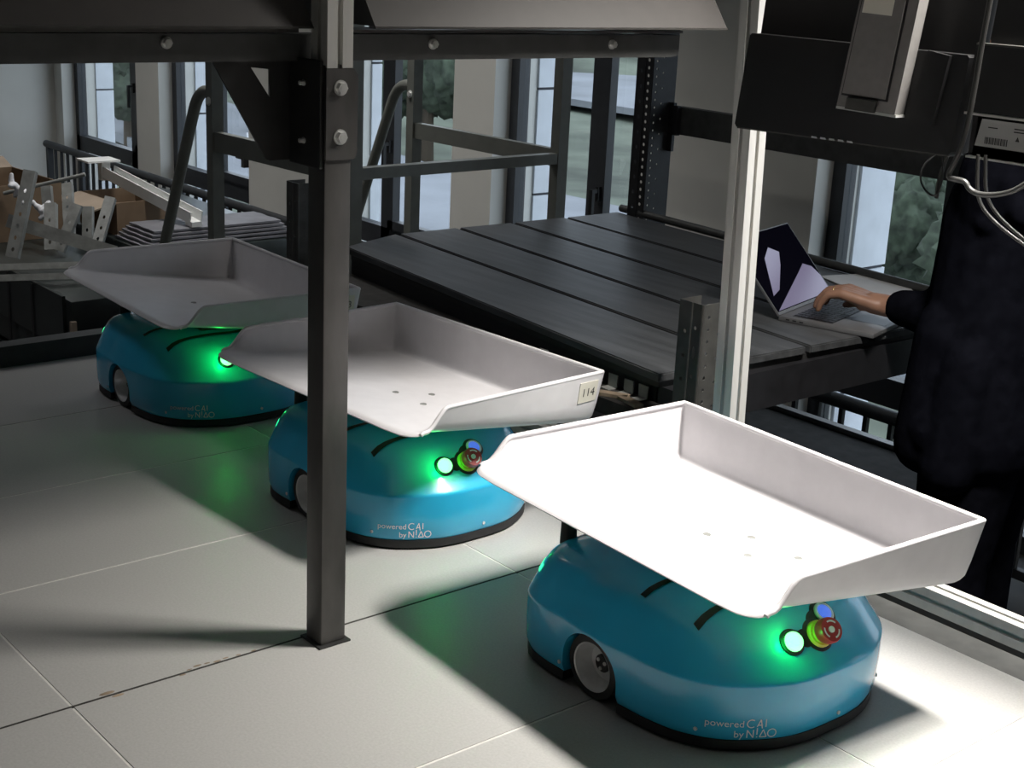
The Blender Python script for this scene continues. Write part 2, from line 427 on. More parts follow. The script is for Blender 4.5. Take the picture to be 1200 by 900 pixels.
trees = [(-66, 31, 1.3), (-58, 27.5, 1.15), (-50, 23.6, 1.1), (-74, 36, 1.3), (-66, 47.5, 1.25), (-59.5, 42.5, 1.15), (-52.5, 38.2, 1.05), (-45.5, 33.2, 1.0), (-39, 28.8, .95), (-74, 55, 1.3), (-82, 66, 1.3), (-73, 67, 1.3), (-63, 62, 1.2), (-56, 70, 1.3),
         (-86, 44, 1.3), (-82, 52, 1.3), (-92, 74, 1.4), (-16.2, 23, .75), (-11.6, 21.5, .8), (-44, 20.5, 1.0)]
tms = [tree_mesh(k).mesh('tree_crown') for k in range(3)]
for me in tms: me.materials.append(M['leaf']); smooth(me, 180)
tk = MB().cyl((0, 0, -0.8), (0, 0, 3), 0.28, 0.16, 10).mesh('tree_trunk'); tk.materials.append(M['bark'])
for k, (x, y, s) in enumerate(trees):
    d = hypot(x*0.5, y)
    t = thing('tree', (x, y, OZ + max(0, d-55)*0.08 + 0.2), 'dense dark green tree on the slope far outside the windows', 'tree', 'trees on the slope outside')
    t.scale = (s, s, s); t.rotation_euler = (0, 0, k*1.3)
    for nm, me in (('crown', tms[k % 3]), ('trunk', tk)):
        o = bpy.data.objects.new(nm, me); COL.objects.link(o); o.parent = t
def make_car():
    t = thing('car', (0, 0, 0), 'silver car parked outside', 'car', 'cars parked outside')
    del t['group']
    prof = [(-2.1, .35), (2.1, .35), (2.15, .75), (1.2, .9), (.6, 1.4), (-1.1, 1.42), (-1.8, .95), (-2.15, .85)]
    obj('body', MB().prism(prof, lambda a, b: Vector((a, -.85, b)), lambda a, b: Vector((a, .85, b))), 'car', t)
    gp = [(.98, .93), (.55, 1.33), (-1.05, 1.35), (-1.6, .98)]
    obj('side_glass', MB().prism(gp, lambda a, b: Vector((a, -.87, b)), lambda a, b: Vector((a, .87, b))), 'carglass', t)
    for sx in (-1.35, 1.35):
        for sy in (-.85, .7): obj('wheel', MB().cyl((sx, sy, .33), (sx, sy+.15, .33), .33), 'black_rubber', t)
    return t
car = make_car()
cpos = [(-44, 48, .1), (-39.5, 48.5, .1), (-35, 48.6, .1), (-46, 56, .1), (-40, 56.5, .1), (-43, 27.0, 1.2), (-36, 22.6, .2)]
for i, (x, y, a) in enumerate(cpos):
    c = car if i == 0 else copy_tree(car)
    c.location = (x, y, OZ+0.62); c.rotation_euler = (0, 0, a)
    c['label'] = ['nearest row car at left end of the car park outside', 'second car from the left in the near parking row outside', 'third car from the left in the near parking row outside', 'left car of the far parking row outside', 'right car of the far parking row outside'][i] if i < 5 else ('silver car on the street below the windows, left one' if i == 5 else 'silver car on the street below the windows, right one')
    if i >= 5 and 'group' in c: del c['group']
fb = thing('facade_building', (-14.5, 30, OZ), 'pale building seen through window behind the person', 'building')
obj('wall', MB().box((-27, 34, OZ), (-12, 44, 4)), 'facade', fb, True)
for k in range(4):
    for z in (-4.6, -1.8, 1.0):
        obj('window', MB().box((-26+k*3.6, 33.9, z), (-23.8+k*3.6, 34.05, z+1.5)), 'carglass', fb, True)

# ------------------------------------------------------------------ railing in front of the windows
RY, RZ = 3.75, -0.335
rl = thing('window_railing', (-6, RY, GZ), 'dark metal railing with thin vertical bars along the windows', 'railing')
obj('top_rail', MB().cyl((-9.35, RY, RZ-0.02), (-1.2, RY, RZ-0.02), 0.024, seg=14), 'railing', rl, True, 40)
obj('bottom_rail', MB().box((-9.35, RY-0.012, GZ+0.05), (-1.2, RY+0.012, GZ+0.08)), 'railing', rl, True)
bar = MB().box((-0.008, -0.008, GZ+0.08), (0.008, 0.008, RZ-0.03)).mesh('baluster'); bar.materials.append(M['railing'])
x = -9.30; k = 0
while x < -1.25:
    if k % 12 == 0:
        obj('stanchion', MB().box((x-0.018, RY-0.018, GZ), (x+0.018, RY+0.018, RZ-0.03)), 'railing', rl, True)
    else:
        o = bpy.data.objects.new('baluster', bar); COL.objects.link(o); o.parent = rl; o.location = Vector((x, RY, 0)) - rl.location
    x += 0.098; k += 1

# ------------------------------------------------------------------ sorting platform with its tiles
X0, XA, DX = -3.31, -1.7045, 0.3972
PYE = 1.865
pf = struct('platform', MB().box((X0, -0.9, GZ), (0.3, PYE, -0.012)), 'black_steel')
obj('grout_bed', MB().box((X0, -0.9, -0.012), (0.3, PYE-0.003, -0.0012)), 'grout', pf)
obj('dark_joint', MB().box((XA-0.0028, -0.9, -0.0013), (XA+0.0028, PYE-0.003, -0.0004)), 'joint', pf)
xs = [X0]
xx = XA - 4*DX
while xx < 0.3:
    if xx > X0+0.03: xs.append(xx)
    xx += DX
xs.append(0.3)
ys = [-0.9, -0.114, 0.681, 1.474, PYE]
for i in range(len(xs)-1):
    for j in range(len(ys)-1):
        gx0 = 0.0025 if xs[i] > X0 else 0; gx1 = 0.0025
        rv = random.uniform(-0.0003, 0.0003)
        obj('tile', MB().box((xs[i]+gx0, ys[j]+0.002, -0.010), (xs[i+1]-gx1, ys[j+1]-0.002, rv), bev=0.0006), 'tile', pf)
chip = MB()
for (cx, cy, r) in ((-1.712, 0.735, .005), (-1.698, 0.745, .004), (-1.70, 0.845, .0025), (-1.709, 0.86, .002), (-1.713, 0.875, .003), (-1.712, 0.89, .0022), (-1.709, 0.905, .0028), (-1.711, 0.92, .0022), (-1.709, 0.94, .002), (-1.708, 0.965, .002)):
    chip.sphere((cx, cy, 0.0), r, (.8, 2.4, .2), 8)
obj('mortar_crumb', chip, 'wood', pf)['kind'] = 'stuff'
obj('back_curb', MB().box((X0-0.05, -0.9, GZ), (X0, PYE, 0.052)), 'black_steel', pf)

# aluminium base rail + the sloping channel between platform and rail
TS = []
def tslot(h=0.02):
    a, b, c = 0.004, 0.0095, 0.0055
    q = []
    for k in range(4):
        pts = [(-h, -h), (-a, -h), (-a, -h+.0025), (-b, -h+.0035), (-b, -h+.006), (-c, -h+.0105), (c, -h+.0105), (b, -h+.006), (b, -h+.0035), (a, -h+.0025), (a, -h)]
        for (x, y) in pts:
            for _ in range(k): x, y = -y, x
            q.append((x, y))
    return q
TSP = tslot()
ch = thing('base_rail', (-1.2, 2.0, -0.02), 'silver aluminium rail lying along the right edge of the tiled platform', 'rail')
obj('profile', MB().prism(TSP, lambda a, b: Vector((-3.3, 2.005+a, 0.0+b)), lambda a, b: Vector((0.5, 2.005+a, 0.0+b))), 'alu', ch, True)
obj('support_beam', MB().box((-3.3, 1.985, GZ), (0.5, 2.03, -0.0205)), 'black_steel', ch, True)
tg = struct('trim_1', MB().box((-3.3, PYE, GZ), (0.5, 1.984, -0.03)), 'beam_grey')

# ------------------------------------------------------------------ front rack frame: black post, bracket, beam, hoods
PX, PY = -1.680, 1.074
ps = thing('black_post', (PX, PY, 0), 'black square steel post standing on the tiles between the robots', 'post')
hs = 0.0215
obj('tube', MB().box((PX-hs, PY-hs, 0.003), (PX+hs, PY+hs, 0.862), bev=0.003), 'post_steel', ps, True, 40)
bpm = MB().box((PX-hs-0.006, PY-hs-0.006, 0), (PX+hs+0.006, PY+hs+0.006, 0.003))
obj('foot_plate', bpm, 'black_steel', ps, True)
cp = [(-0.022, 0.735), (0.024, 0.735), (0.0285, 0.742), (0.0285, 0.848), (0.022, 0.857), (-0.022, 0.857)]
obj('collar_plate', plate(cp, [], 0.004, (PX+hs+0.002, PY, 0), (0, 1, 0), (0, 0, 1)), 'post_steel', ps, True)
def bolt(name, P, axis, r, parent, world=True):
    P = Vector(P); a = Vector(axis)
    mb = MB().cyl(P, P+a*0.002, r*1.25, seg=20).cyl(P+a*0.002, P+a*0.008, r, r*0.92, seg=6)
    mb.cyl(P+a*0.008, P+a*0.0085, r*0.5, seg=12)
    return obj(name, mb, 'chrome', parent, world, 30)
for z in (0.832, 0.766): bolt('bolt', (PX+hs+0.004, PY, z), (1, 0, 0), 0.0085, ps)
# upper aluminium profile on top of the post
ue = thing('aluminium_upright', (PX, PY, 0.862), 'silver aluminium profile rising from top of the black post', 'upright')
obj('profile', MB().prism(TSP, lambda a, b: Vector((PX+0.004+a*1.02, PY+b*1.02, 0.858)), lambda a, b: Vector((PX+0.004+a*1.02, PY+b*1.02, 1.6))), 'alu', ue, True)
# bracket with gusset
bk = thing('gusset_bracket', (PX, PY-hs, 0.73), 'black triangular gusset bracket bolted to left side of the post', 'bracket')
obj('flange', MB().box((PX-0.062, PY-hs-0.006, 0.722), (PX+0.018, PY-hs-0.0005, 0.868), bev=0.002), 'black_steel', bk, True)
gx = PX-0.058
gl = [(PY-hs-0.006, 0.728), (PY-hs-0.006, 0.866), (0.925, 0.866), (0.925, 0.860), (PY-hs-0.062, 0.728), (PY-hs-0.055, 0.724)]
gl = [(1.046, 0.726), (1.046, 0.866), (0.930, 0.866), (0.930, 0.858), (1.008, 0.728), (1.014, 0.726)]
win_ = [(0.985, 0.853), (1.014, 0.850), (1.014, 0.812)]
obj('gusset', plate(gl, [win_], 0.004, (PX-0.060, 0, 0), (0, 1, 0), (0, 0, 1)), 'black_steel', bk, True)
for z in (0.835, 0.757): bolt('bolt', (PX-0.022, PY-hs-0.006, z), (0, -1, 0), 0.0035, bk)
# beam
BX = -1.72
bm_ = thing('cross_beam', (BX-0.02, 1.0, 0.86), 'long black steel beam with three bolts under the hoods', 'beam')
bp_ = [(0.2, 0.864), (1.772, 0.8605), (1.785, 0.8625), (1.790, 0.870), (1.790, 0.8965), (0.2, 0.900)]
obj('front_web', MB().prism(bp_, lambda a, b: Vector((BX, a, b)), lambda a, b: Vector((BX-0.035, a, b))), 'beam_grey', bm_, True)
obj('top_flange', MB().box((BX-0.06, 0.2, 0.9005), (BX+0.006, 1.045, 0.9055)).box((BX-0.06, 1.11, 0.9000), (BX+0.006, 1.79, 0.9040)), 'rack_steel', bm_, True)
for y, z in ((0.853, 0.8872), (1.275, 0.884), (1.634, 0.882)):
    bolt('bolt', (BX, y, z), (1, 0, 0), 0.0062, bm_)
# hoods
def hood(y0, y1, label, zb=0.9105, slant=0.012):
    h = thing('chute_hood', (BX, (y0+y1)/2, zb), label, 'hood')
    dx, dz = -0.20, 0.27
    x0 = BX+0.035
    f = lambda y, t: Vector((x0+dx*t, y, zb+dz*t))
    mb = MB(); mb.prism([(0, 0), (1, 0), (1, 1), (0, 1)], lambda a, b: f(y0, a)+Vector((-0.003*b, 0, -0.002*b)), lambda a, b: f(y1, a)+Vector((-0.003*b, 0, -0.002*b)))
    obj('front_panel', mb, 'hood', h, True)
    obj('bottom_lip', MB().box((x0-0.016, y0, zb-0.003), (x0+0.0015, y1, zb-0.0002)), 'rack_steel', h, True)
    for y in (y0+0.002, y1-0.002):
        mb = MB(); mb.prism([(x0, zb), (x0+dx, zb+dz), (x0-0.30, zb+dz), (x0-0.30, zb)], lambda a, b: Vector((a-0.004, y-0.0015, b)), lambda a, b: Vector((a-0.004, y+0.0015, b)))
        obj('end_plate', mb, 'black_steel', h, True)
    return h
hood(0.15, 1.050, 'dark painted chute hood at top left, left of the post')
hood(1.150, 1.866, 'brownish grey chute hood at top centre, right of the post')

# tall silver pole on the right
pl = thing('aluminium_pole', (-1.716, 2.005, 0.02), 'tall silver aluminium pole standing on the base rail', 'pole', rot=(0, radians(-1.6), 0))
obj('profile', MB().prism(TSP, lambda a, b: Vector((a*1.1, b*1.1, 0.0005)), lambda a, b: Vector((a*1.1, b*1.1, 1.5))), 'alu', pl)

# ------------------------------------------------------------------ robots
RR = 0.207
OUTL = [(.204, 0), (.203, .04), (.1965, .078), (.182, .113), (.146, .163), (.10, .192), (.05, .204), (0, .209), (-.10, .209), (-.15, .2085), (-.180, .204), (-.208, .190), (-.224, .168), (-.232, .13), (-.234, .07), (-.2345, 0)]
_T = [(atan2(y, x), hypot(x, y)) for x, y in OUTL]
def rad(th):
    th = abs((th+pi) % (2*pi)-pi)
    for i in range(len(_T)-1):
        if th <= _T[i+1][0]+1e-9:
            (a, ra), (b, rb) = _T[i], _T[i+1]; t = (th-a)/(b-a)
            def sl(k):
                k0, k1 = k-1, k+1
                p0 = _T[k0] if k0 >= 0 else (-_T[1][0], _T[1][1]); p1 = _T[k1] if k1 < len(_T) else (2*pi-_T[-2][0], _T[-2][1])
                return (p1[1]-p0[1])/(p1[0]-p0[0])
            m0, m1 = sl(i)*(b-a), sl(i+1)*(b-a)
            return (2*t**3-3*t**2+1)*ra+(t**3-2*t**2+t)*m0+(-2*t**3+3*t**2)*rb+(t**3-t**2)*m1
    return _T[-1][1]
PROF = [(0.006, .018), (0.001, .03), (0, .06), (0, .0985), (.0004, .1015), (.0018, .1045), (.0045, .1075), (.018, .1250), (.032, .1425), (.044, .1555), (.054, .1640), (.065, .1705), (.080, .1760), (.105, .1805), (.135, .1830), (.165, .1840)]
def mult(th): return 0.56 + 0.66*max(0, cos(th))**1.5
def deckz(x, y):
    th = atan2(y, x); R_ = rad(th); ins = (R_-hypot(x, y))/mult(th)
    p = PROF[3:]
    if ins <= 0: return p[0][1]
    for (a, za), (b, zb) in zip(p, p[1:]):
        if ins <= b: return za+(zb-za)*(ins-a)/(b-a) if b > a else zb
    return p[-1][1]
def surf(th, ins):
    r = rad(th)-ins*mult(th); x, y = r*cos(th), r*sin(th); return Vector((x, y, deckz(x, y)))
def snorm(P):
    e = 0.004
    n = Vector((deckz(P.x-e, P.y)-deckz(P.x+e, P.y), deckz(P.x, P.y-e)-deckz(P.x, P.y+e), 2*e)); return n.normalized()
def robot_body():
    mb = MB(); NS = 160; rings = []
    for (ins, z) in PROF:
        rg = []
        for k in range(NS):
            th = 2*pi*k/NS; mm = mult(th) if z > 0.1005 else 1
            r = rad(th)-ins*mm; rg.append(mb.bm.verts.new((r*cos(th), r*sin(th), z)))
        rings.append(rg)
    for A, B in zip(rings, rings[1:]):
        for k in range(NS): mb.bm.faces.new((A[k], A[(k+1) % NS], B[(k+1) % NS], B[k]))
    mb.bm.faces.new(rings[-1]); mb.bm.faces.new(list(reversed(rings[0])))
    me = mb.mesh('body')
    o = bpy.data.objects.new('tmp', me); COL.objects.link(o)
    cuts = []
    for s in (-1, 1):
        c = MB(); c.cyl((WX, s*0.150, 0.046), (WX, s*0.26, 0.046), 0.0545, seg=48); c.box((WX-0.0545, min(s*.15, s*.26), -0.01), (WX+0.0545, max(s*.15, s*.26), 0.046))
        for q in (c,):
            mm = q.mesh('cut'); co = bpy.data.objects.new('cut', mm); COL.objects.link(co); cuts.append(co)
            b = o.modifiers.new('b', 'BOOLEAN'); b.operation = 'DIFFERENCE'; b.object = co; b.solver = 'EXACT'; b.use_self = True
    out = evaluate(o)
    for c in cuts+[o]: bpy.data.objects.remove(c)
    return out
WX = -0.050
# outline as arc-length table for the lettering
TAB = []
_s = 0; _p = None
for k in range(2001):
    th = -pi + 2*pi*k/2000; p = Vector((rad(th)*cos(th), rad(th)*sin(th)))
    if _p is not None: _s += (p-_p).length
    TAB.append((_s, th)); _p = p
def at_arc(s):
    lo, hi = 0, 2000
    while hi-lo > 1:
        md = (lo+hi)//2
        if TAB[md][0] < s: lo = md
        else: hi = md
    a, b = TAB[lo], TAB[hi]; t = (s-a[0])/max(1e-9, b[0]-a[0])
    return a[1]+(b[1]-a[1])*t
def arc_of(th):
    return TAB[int(round((th+pi)/(2*pi)*2000))][0]
def bend(me, s0, z0):
    for v in me.vertices:
        u, q = v.co.x, v.co.y
        th = at_arc(s0+u); r = rad(th)+0.0006
        v.co = Vector((r*cos(th), r*sin(th), z0+q))
def logo_mesh():
    """stroke-built two-row word mark"""
    mb = MB(); sw = 0.0016
    def line(p, q):
        p = Vector((*p, 0)); q = Vector((*q, 0)); d = (q-p); n = Vector((-d.y, d.x, 0)).normalized()*sw/2
        k = max(1, int(d.length/0.003))
        for i in range(k):
            a = p+d*(i/k); b = p+d*((i+1)/k); mb.quad(a-n, b-n, b+n, a+n)
    def arc(c, r, a0, a1, n=18):
        for i in range(n):
            t0 = radians(a0+(a1-a0)*i/n); t1 = radians(a0+(a1-a0)*(i+1)/n)
            mb.quad(*[Vector((c[0]+rr*cos(t), c[1]+rr*sin(t), 0)) for rr, t in ((r-sw/2, t0), (r+sw/2, t0), (r+sw/2, t1), (r-sw/2, t1))])
    H = 0.0125; y1 = 0.0165
    arc((0.0062, y1+H/2), H/2, 50, 310)                                   # C
    line((0.0145, y1+0.001), (0.0195, y1+H)); line((0.0195, y1+H), (0.0222, y1-0.002)); line((0.0150, y1+0.0035), (0.0225, y1+0.0035))  # A
    line((0.0272, y1), (0.0272, y1+H))                                    # I
    line((0.0008, 0), (0.0008, H)); line((0.0008, H), (0.0098, 0)); line((0.0098, 0), (0.0098, H))   # N
    line((0.0150, 0.0045), (0.0150, H+0.003)); line((0.0150, 0), (0.0150, 0.0018))                    # !
    line((0.0190, 0.0007), (0.0240, H)); line((0.0240, H), (0.0290, 0.0007)); line((0.0190, 0.0007), (0.0290, 0.0007))   # A
    arc((0.0370, H/2), H/2, 0, 360, 24)                                   # O
    me = bpy.data.meshes.new('logo'); mb.bm.to_mesh(me); mb.bm.free(); return me
def disc_on(P, n, prof, seg=28): return MB().lathe(prof, P, n, seg)
def tray_mesh(L, W):
    ft = 0.020
    sx = [0, .0015, .004, .008, .012, .016, .020, .024, .03]
    xs_ = sorted(set([-L/2+s for s in sx]+[L/2-s for s in sx]+[-L/2+.03+(L-.06)*i/16 for i in range(17)]))
    ysr = sorted(set([0, .002, .005, .009, .014, .02, .027, .035, .043, .05, .057, .064, .07, .076, .083, .09]+[.09+(W-.12)*i/14 for i in range(15)]+[W-s for s in sx]))
    def fl(y): return FLZ0 - 0.006*max(0, 1-y/0.012)**2 - (y/W)*FDROP
    def top(y):
        t = min(1, max(0, (y-0.012)/0.062)); t = t*t*(3-2*t)
        return fl(y)*(1-t) + (0.0)*t
    def s01(d):
        t = min(1, max(0, 1-d/0.024)); return 1-math.sqrt(max(0, 1-t*t)) if t < .55 else (1-math.sqrt(1-.3025))+(t-.55)/.45*(math.sqrt(1-.3025))
    mb = MB(); G = []
    for y in ysr:
        row = []
        for x in xs_:
            dl = min(x+L/2, L/2-x); db = W-y
            f = fl(y); a = s01(dl); b = s01(db)
            z = max(f+(top(y)-f)*a, f+(0-f)*b)
            rc = .05; dd_ = max(0, abs(x)-(L/2-rc))
            yy = y + (rc-math.sqrt(max(0, rc*rc-dd_*dd_*.96)))*.62*max(0, 1-y/.12)
            row.append(mb.bm.verts.new((x, yy, z)))
        G.append(row)
    for j in range(len(ysr)-1):
        for i in range(len(xs_)-1):
            mb.bm.faces.new((G[j][i], G[j][i+1], G[j+1][i+1], G[j+1][i]))
    me = mb.mesh('tray')
    o = bpy.data.objects.new('tmp', me); COL.objects.link(o)
    sd = o.modifiers.new('s', 'SOLIDIFY'); sd.thickness = 0.0035; sd.offset = -1
    out = evaluate(o); bpy.data.objects.remove(o); smooth(out, 50)
    ry_ = lambda y: y + (.05-math.sqrt(.05*.05*.04))*.62*max(0, 1-y/.12)
    rim = [Vector((-L/2, ry_(y), top(y))) for y in ysr if y >= .002]
    rim += [Vector((-L/2+.002+(L-.004)*i/12, W, 0)) for i in range(13)]
    rim += [Vector((L/2, ry_(y), top(y))) for y in reversed(ysr) if y >= .002]
    return out, rim
FLZ0, FDROP = -0.034, 0.064
TL, TW = 0.610, 0.452
TZ = 0.290
body_me = robot_body(); smooth(body_me, 38)
def make_robot():
    t = thing('sorting_robot', (0, 0, 0), 'x', 'robot', 'blue sorting robots on the platform')
    obj('body', body_me, 'blue', t)
    mb = MB(); NS = 96
    A = []; B = []
    for k in range(NS):
        th = 2*pi*k/NS; r = rad(th)-0.004; A.append(mb.bm.verts.new((r*cos(th), r*sin(th), .004))); B.append(mb.bm.verts.new((r*cos(th), r*sin(th), .0185)))
    for k in range(NS): mb.bm.faces.new((A[k], A[(k+1) % NS], B[(k+1) % NS], B[k]))
    mb.bm.faces.new(B); mb.bm.faces.new(list(reversed(A)))
    me = mb.mesh('base_skirt'); o = bpy.data.objects.new('tmp', me); COL.objects.link(o)
    cs = []
    for s in (-1, 1):
        c = MB().box((WX-.0545, min(s*.15, s*.26), -.02), (WX+.0545, max(s*.15, s*.26), .03)).mesh('c'); co = bpy.data.objects.new('c', c); COL.objects.link(co); cs.append(co)
        b = o.modifiers.new('b', 'BOOLEAN'); b.object = co; b.operation = 'DIFFERENCE'
    me2 = evaluate(o)
    for c in cs+[o]: bpy.data.objects.remove(c)
    obj('base_skirt', me2, 'black_rubber', t)
    for s in (-1, 1):
        ax = (0, s, 0); c = (WX, s*0.168, 0.0495)
        wh = obj('wheel', MB().lathe([(.030, 0), (.047, 0), (.0485, .004), (.0485, .030), (.047, .034), (.037, .035), (.036, .010), (.030, .010)], c, ax, 48, True), 'black_rubber', t, sm=40)
        obj('hub', MB().lathe([(0, .013), (.012, .013), (.019, .012), (.027, .010), (.033, .022), (.0345, .034), (.0365, .0352), (.037, .030)], c, ax, 48, False), 'hub', wh, sm=25)
        capc = MB().lathe([(.0135, .012), (.0135, .0155), (.0120, .017), (0, .017)], c, ax, 24)
        obj('hub_cap', capc, 'black_plastic', wh, sm=30)
        hb = MB()
        for k in range(3):
            a = 2*pi*k/3+.4; hb.cyl((WX+.0075*cos(a), s*(.168+.0168), .0495+.0075*sin(a)), (WX+.0075*cos(a), s*(.168+.0185), .0495+.0075*sin(a)), .0028, seg=10)
        obj('hub_bolt', hb, 'chrome', wh)
    # slots across the deck
    for sx_ in (0.004, 0.090):
        mb = MB(); n = 22; y0, y1 = -0.170, 0.170
        if sx_ > .05: y0, y1 = -0.156, 0.156
        prev = None
        for i in range(n+1):
            y = y0+(y1-y0)*i/n
            a = mb.bm.verts.new((sx_-.005, y, deckz(sx_-.005, y)+.0024)); b = mb.bm.verts.new((sx_+.005, y, deckz(sx_+.005, y)+.0024))
            if prev: mb.bm.faces.new((prev[0], prev[1], b, a))
            prev = (a, b)
        obj('vent_slot', mb, 'black_plastic', t)
    # signal lamp, stop button, blue button on the nose
    def nose(dy, ins):
        th = atan2(dy, 0.16)
        return surf(th, ins)
    Pl, Ps, Pb = nose(-0.052, .031), nose(-0.006, .030), nose(0.024, .045)
    nl = (snorm(Pl)*.5 + Vector((.75, -.28, .45))*.5).normalized(); ns = (snorm(Ps)*.5+Vector((.8, -.2, .5))*.5).normalized(); nb = snorm(Pb)
    bz = obj('button_panel', MB(), 'black_plastic', t) if False else None
    mbp = MB()
    for P, n_, r in ((Pl, snorm(Pl), .0185), (Ps, snorm(Ps), .024), (Pb, snorm(Pb), .020), ((Ps+Pb)/2, snorm((Ps+Pb)/2), .022), (Pl.lerp(Ps, .5), snorm(Pl.lerp(Ps, .5)), .013)):
        mbp.lathe([(r, -.006), (r, .0012), (r-.002, .002), (0, .002)], P, n_, 28)
    obj('button_panel', mbp, 'black_plastic', t, sm=30)
    lm = obj('signal_lamp', disc_on(Pl, nl, [(.0135, -.003), (.0135, .006), (.0115, .0095), (.006, .0115), (0, .012)]), 'green_lens', t, sm=60, label='glowing green lamp')
    obj('lamp_ring', disc_on(Pl, nl, [(.0135, -.003), (.0165, -.003), (.0165, .004), (.0140, .005), (.0137, .003)]), 'black_plastic', lm, sm=40)
    li = bpy.data.lights.new('signal_light', 'POINT'); li.energy = 0.13; li.color = (0.0, 1.0, 0.10); li.shadow_soft_size = 0.008
    lo = bpy.data.objects.new('signal_light', li); COL.objects.link(lo); lo.parent = t; lo.location = Pl+nl*0.024+Vector((0, -.012, 0))
    sb = obj('stop_button', disc_on(Ps, ns, [(.0130, .012), (.0165, .016), (.0178, .020), (.0178, .028), (.0165, .0315), (.0060, .0315), (.005, .030), (0, .030)]), 'red', t, sm=35, label='red emergency stop button')
    obj('collar', disc_on(Ps, ns, [(.019, -.004), (.019, .006), (.0165, .009), (.0140, .009), (.0125, .0125), (0, .0125)]), 'yellow', sb, sm=35)
    q = Vector((0, 0, 1)).rotation_difference(ns).to_matrix(); ar = MB()
    for k in range(3):
        for i in range(6):
            a0 = radians(120*k+12*i); a1 = radians(120*k+12*(i+1))
            ar.quad(*[Ps+q @ Vector((rr*cos(a), rr*sin(a), .0318)) for rr, a in ((.0105, a0), (.0128, a0), (.0128, a1), (.0105, a1))])
    ar.lathe([(.0045, .030), (.0045, .0322), (0, .0322)], Ps, ns, 16)
    obj('arrow_mark', ar, 'print_white', sb)
    bb = obj('blue_button', disc_on(Pb, nb, [(.0105, .001), (.0105, .006), (.008, .0075), (0, .0075)]), 'bluebutton', t, sm=40, label='blue lit push button')
    obj('button_ring', disc_on(Pb, nb, [(.0105, -.001), (.0150, -.001), (.0150, .005), (.0125, .0065), (.0107, .005)]), 'chrome', bb, sm=40)
    # light strip on the rear shoulder
    mb = MB(); prev = None
    for i in range(15):
        th = radians(-150+(-126+150)*i/14) if False else radians(-156+20*i/14)
        a = mb.bm.verts.new(surf(th, .026)+Vector((0, 0, .0015))); b = mb.bm.verts.new(surf(th, .036)+Vector((0, 0, .0015)))
        if prev: mb.bm.faces.new((prev[0], prev[1], b, a))
        prev = (a, b)
    obj('light_strip', mb, 'green_strip', t)
    # screws low on the shell
    for th_ in (-172, -118, -55, 3, 40):
        th = radians(th_); r = rad(th); P = Vector((r*cos(th), r*sin(th), .032)); n_ = Vector((cos(th), sin(th), 0))
        if th_ in (-118, -55): n_ = Vector((cos(th)*.3, sin(th), 0)).normalized()
        obj('screw', MB().lathe([(.0028, -.001), (.0028, .0008), (0, .0011)], P, n_, 12), 'chrome', t)
    # lettering
    S0 = arc_of(radians(-52))
    me = text_mesh('powered', .0142, 'RIGHT'); bend(me, S0+.051, .0415); lt = [me]
    me = text_mesh('by', .0142, 'RIGHT'); bend(me, S0+.051, .0262); lt.append(me)
    me = logo_mesh(); me.transform(Matrix.Scale(.92, 4)); bend(me, S0+.0545, .0258); lt.append(me)
    obj('lettering', join_meshes(lt), 'print_white', t)
    # tray on its posts
    tme, rim = tray_mesh(TL, TW)
    tr = bpy.data.objects.new('tray', tme); tme.materials.clear(); tme.materials.append(M['white_plastic']); COL.objects.link(tr); tr.parent = t
    tme.transform(Matrix.Translation((0, -TW/2, 0))); rim = [q-Vector((0, TW/2, 0)) for q in rim]
    tr.location = (-0.05, .004, TZ)
    obj('rim', MB().tube(rim, .0040, 8), 'white_plastic', tr, sm=60)
    for (px_, py_) in ((.042, .180), (.068, .245), (.128, .176), (.155, .250)):
        zf = FLZ0-(py_/TW)*FDROP
        obj('fixing', MB().lathe([(.0062, -.001), (.0062, .0010), (.005, .0014), (0, .0010)], (px_, py_-TW/2, zf), (0, 0, 1), 14), 'galv', tr)
    for (x, y) in ((-.205, -.120), (.03, -.05), (-.15, .12), (.08, .12)):
        zt = TZ+FLZ0-((y+TW/2-.004)/TW)*FDROP-.0035; z0 = deckz(x, y)-.003
        if zt > z0+.004:
            obj('support_post', MB().lathe([(.0125, 0), (.0125, .004), (.0115, max(.006, (zt-z0)*.5)), (.0095, zt-z0+.001)], (x, y, z0), (0, 0, 1), 20), 'black_rubber', t, sm=40)
    obj('tilt_mount', MB().box((-.06, -.06, .160), (.06, .02, TZ+FLZ0-.044), bev=.003), 'black_steel', t)
    return t
def add_number(robot, s):
    tr = [c for c in robot.children if c.name.startswith('tray')][0]
    # sticker on the +X end wall near the back corner
    xo = TL/2+0.0005
    y0, y1 = TW/2-.058, TW/2-.012
    def wallx(z): return TL/2 - (-z)/0.1*0.0135
    mb = MB(); zt, zb = -.012, -.052
    mb.prism([(y0, zb), (y1, zb), (y1, zt), (y0, zt)], lambda a, b: Vector((wallx(b)+.0035, a, b)), lambda a, b: Vector((wallx(b)+.0045, a, b)))
    sl = obj('number_label', mb, 'labelp', tr, label='cream sticker reading %s' % s)
    me = text_mesh(s, .0225, 'CENTER')
    for v in me.vertices:
        y = (y0+y1)/2 + v.co.x; z = -.040 + v.co.y; v.co = Vector((wallx(z)+.0049, y, z))
    o = obj('label_print', me, 'ink', tr)
ROB = make_robot()
R2 = copy_tree(ROB); R3 = copy_tree(ROB)
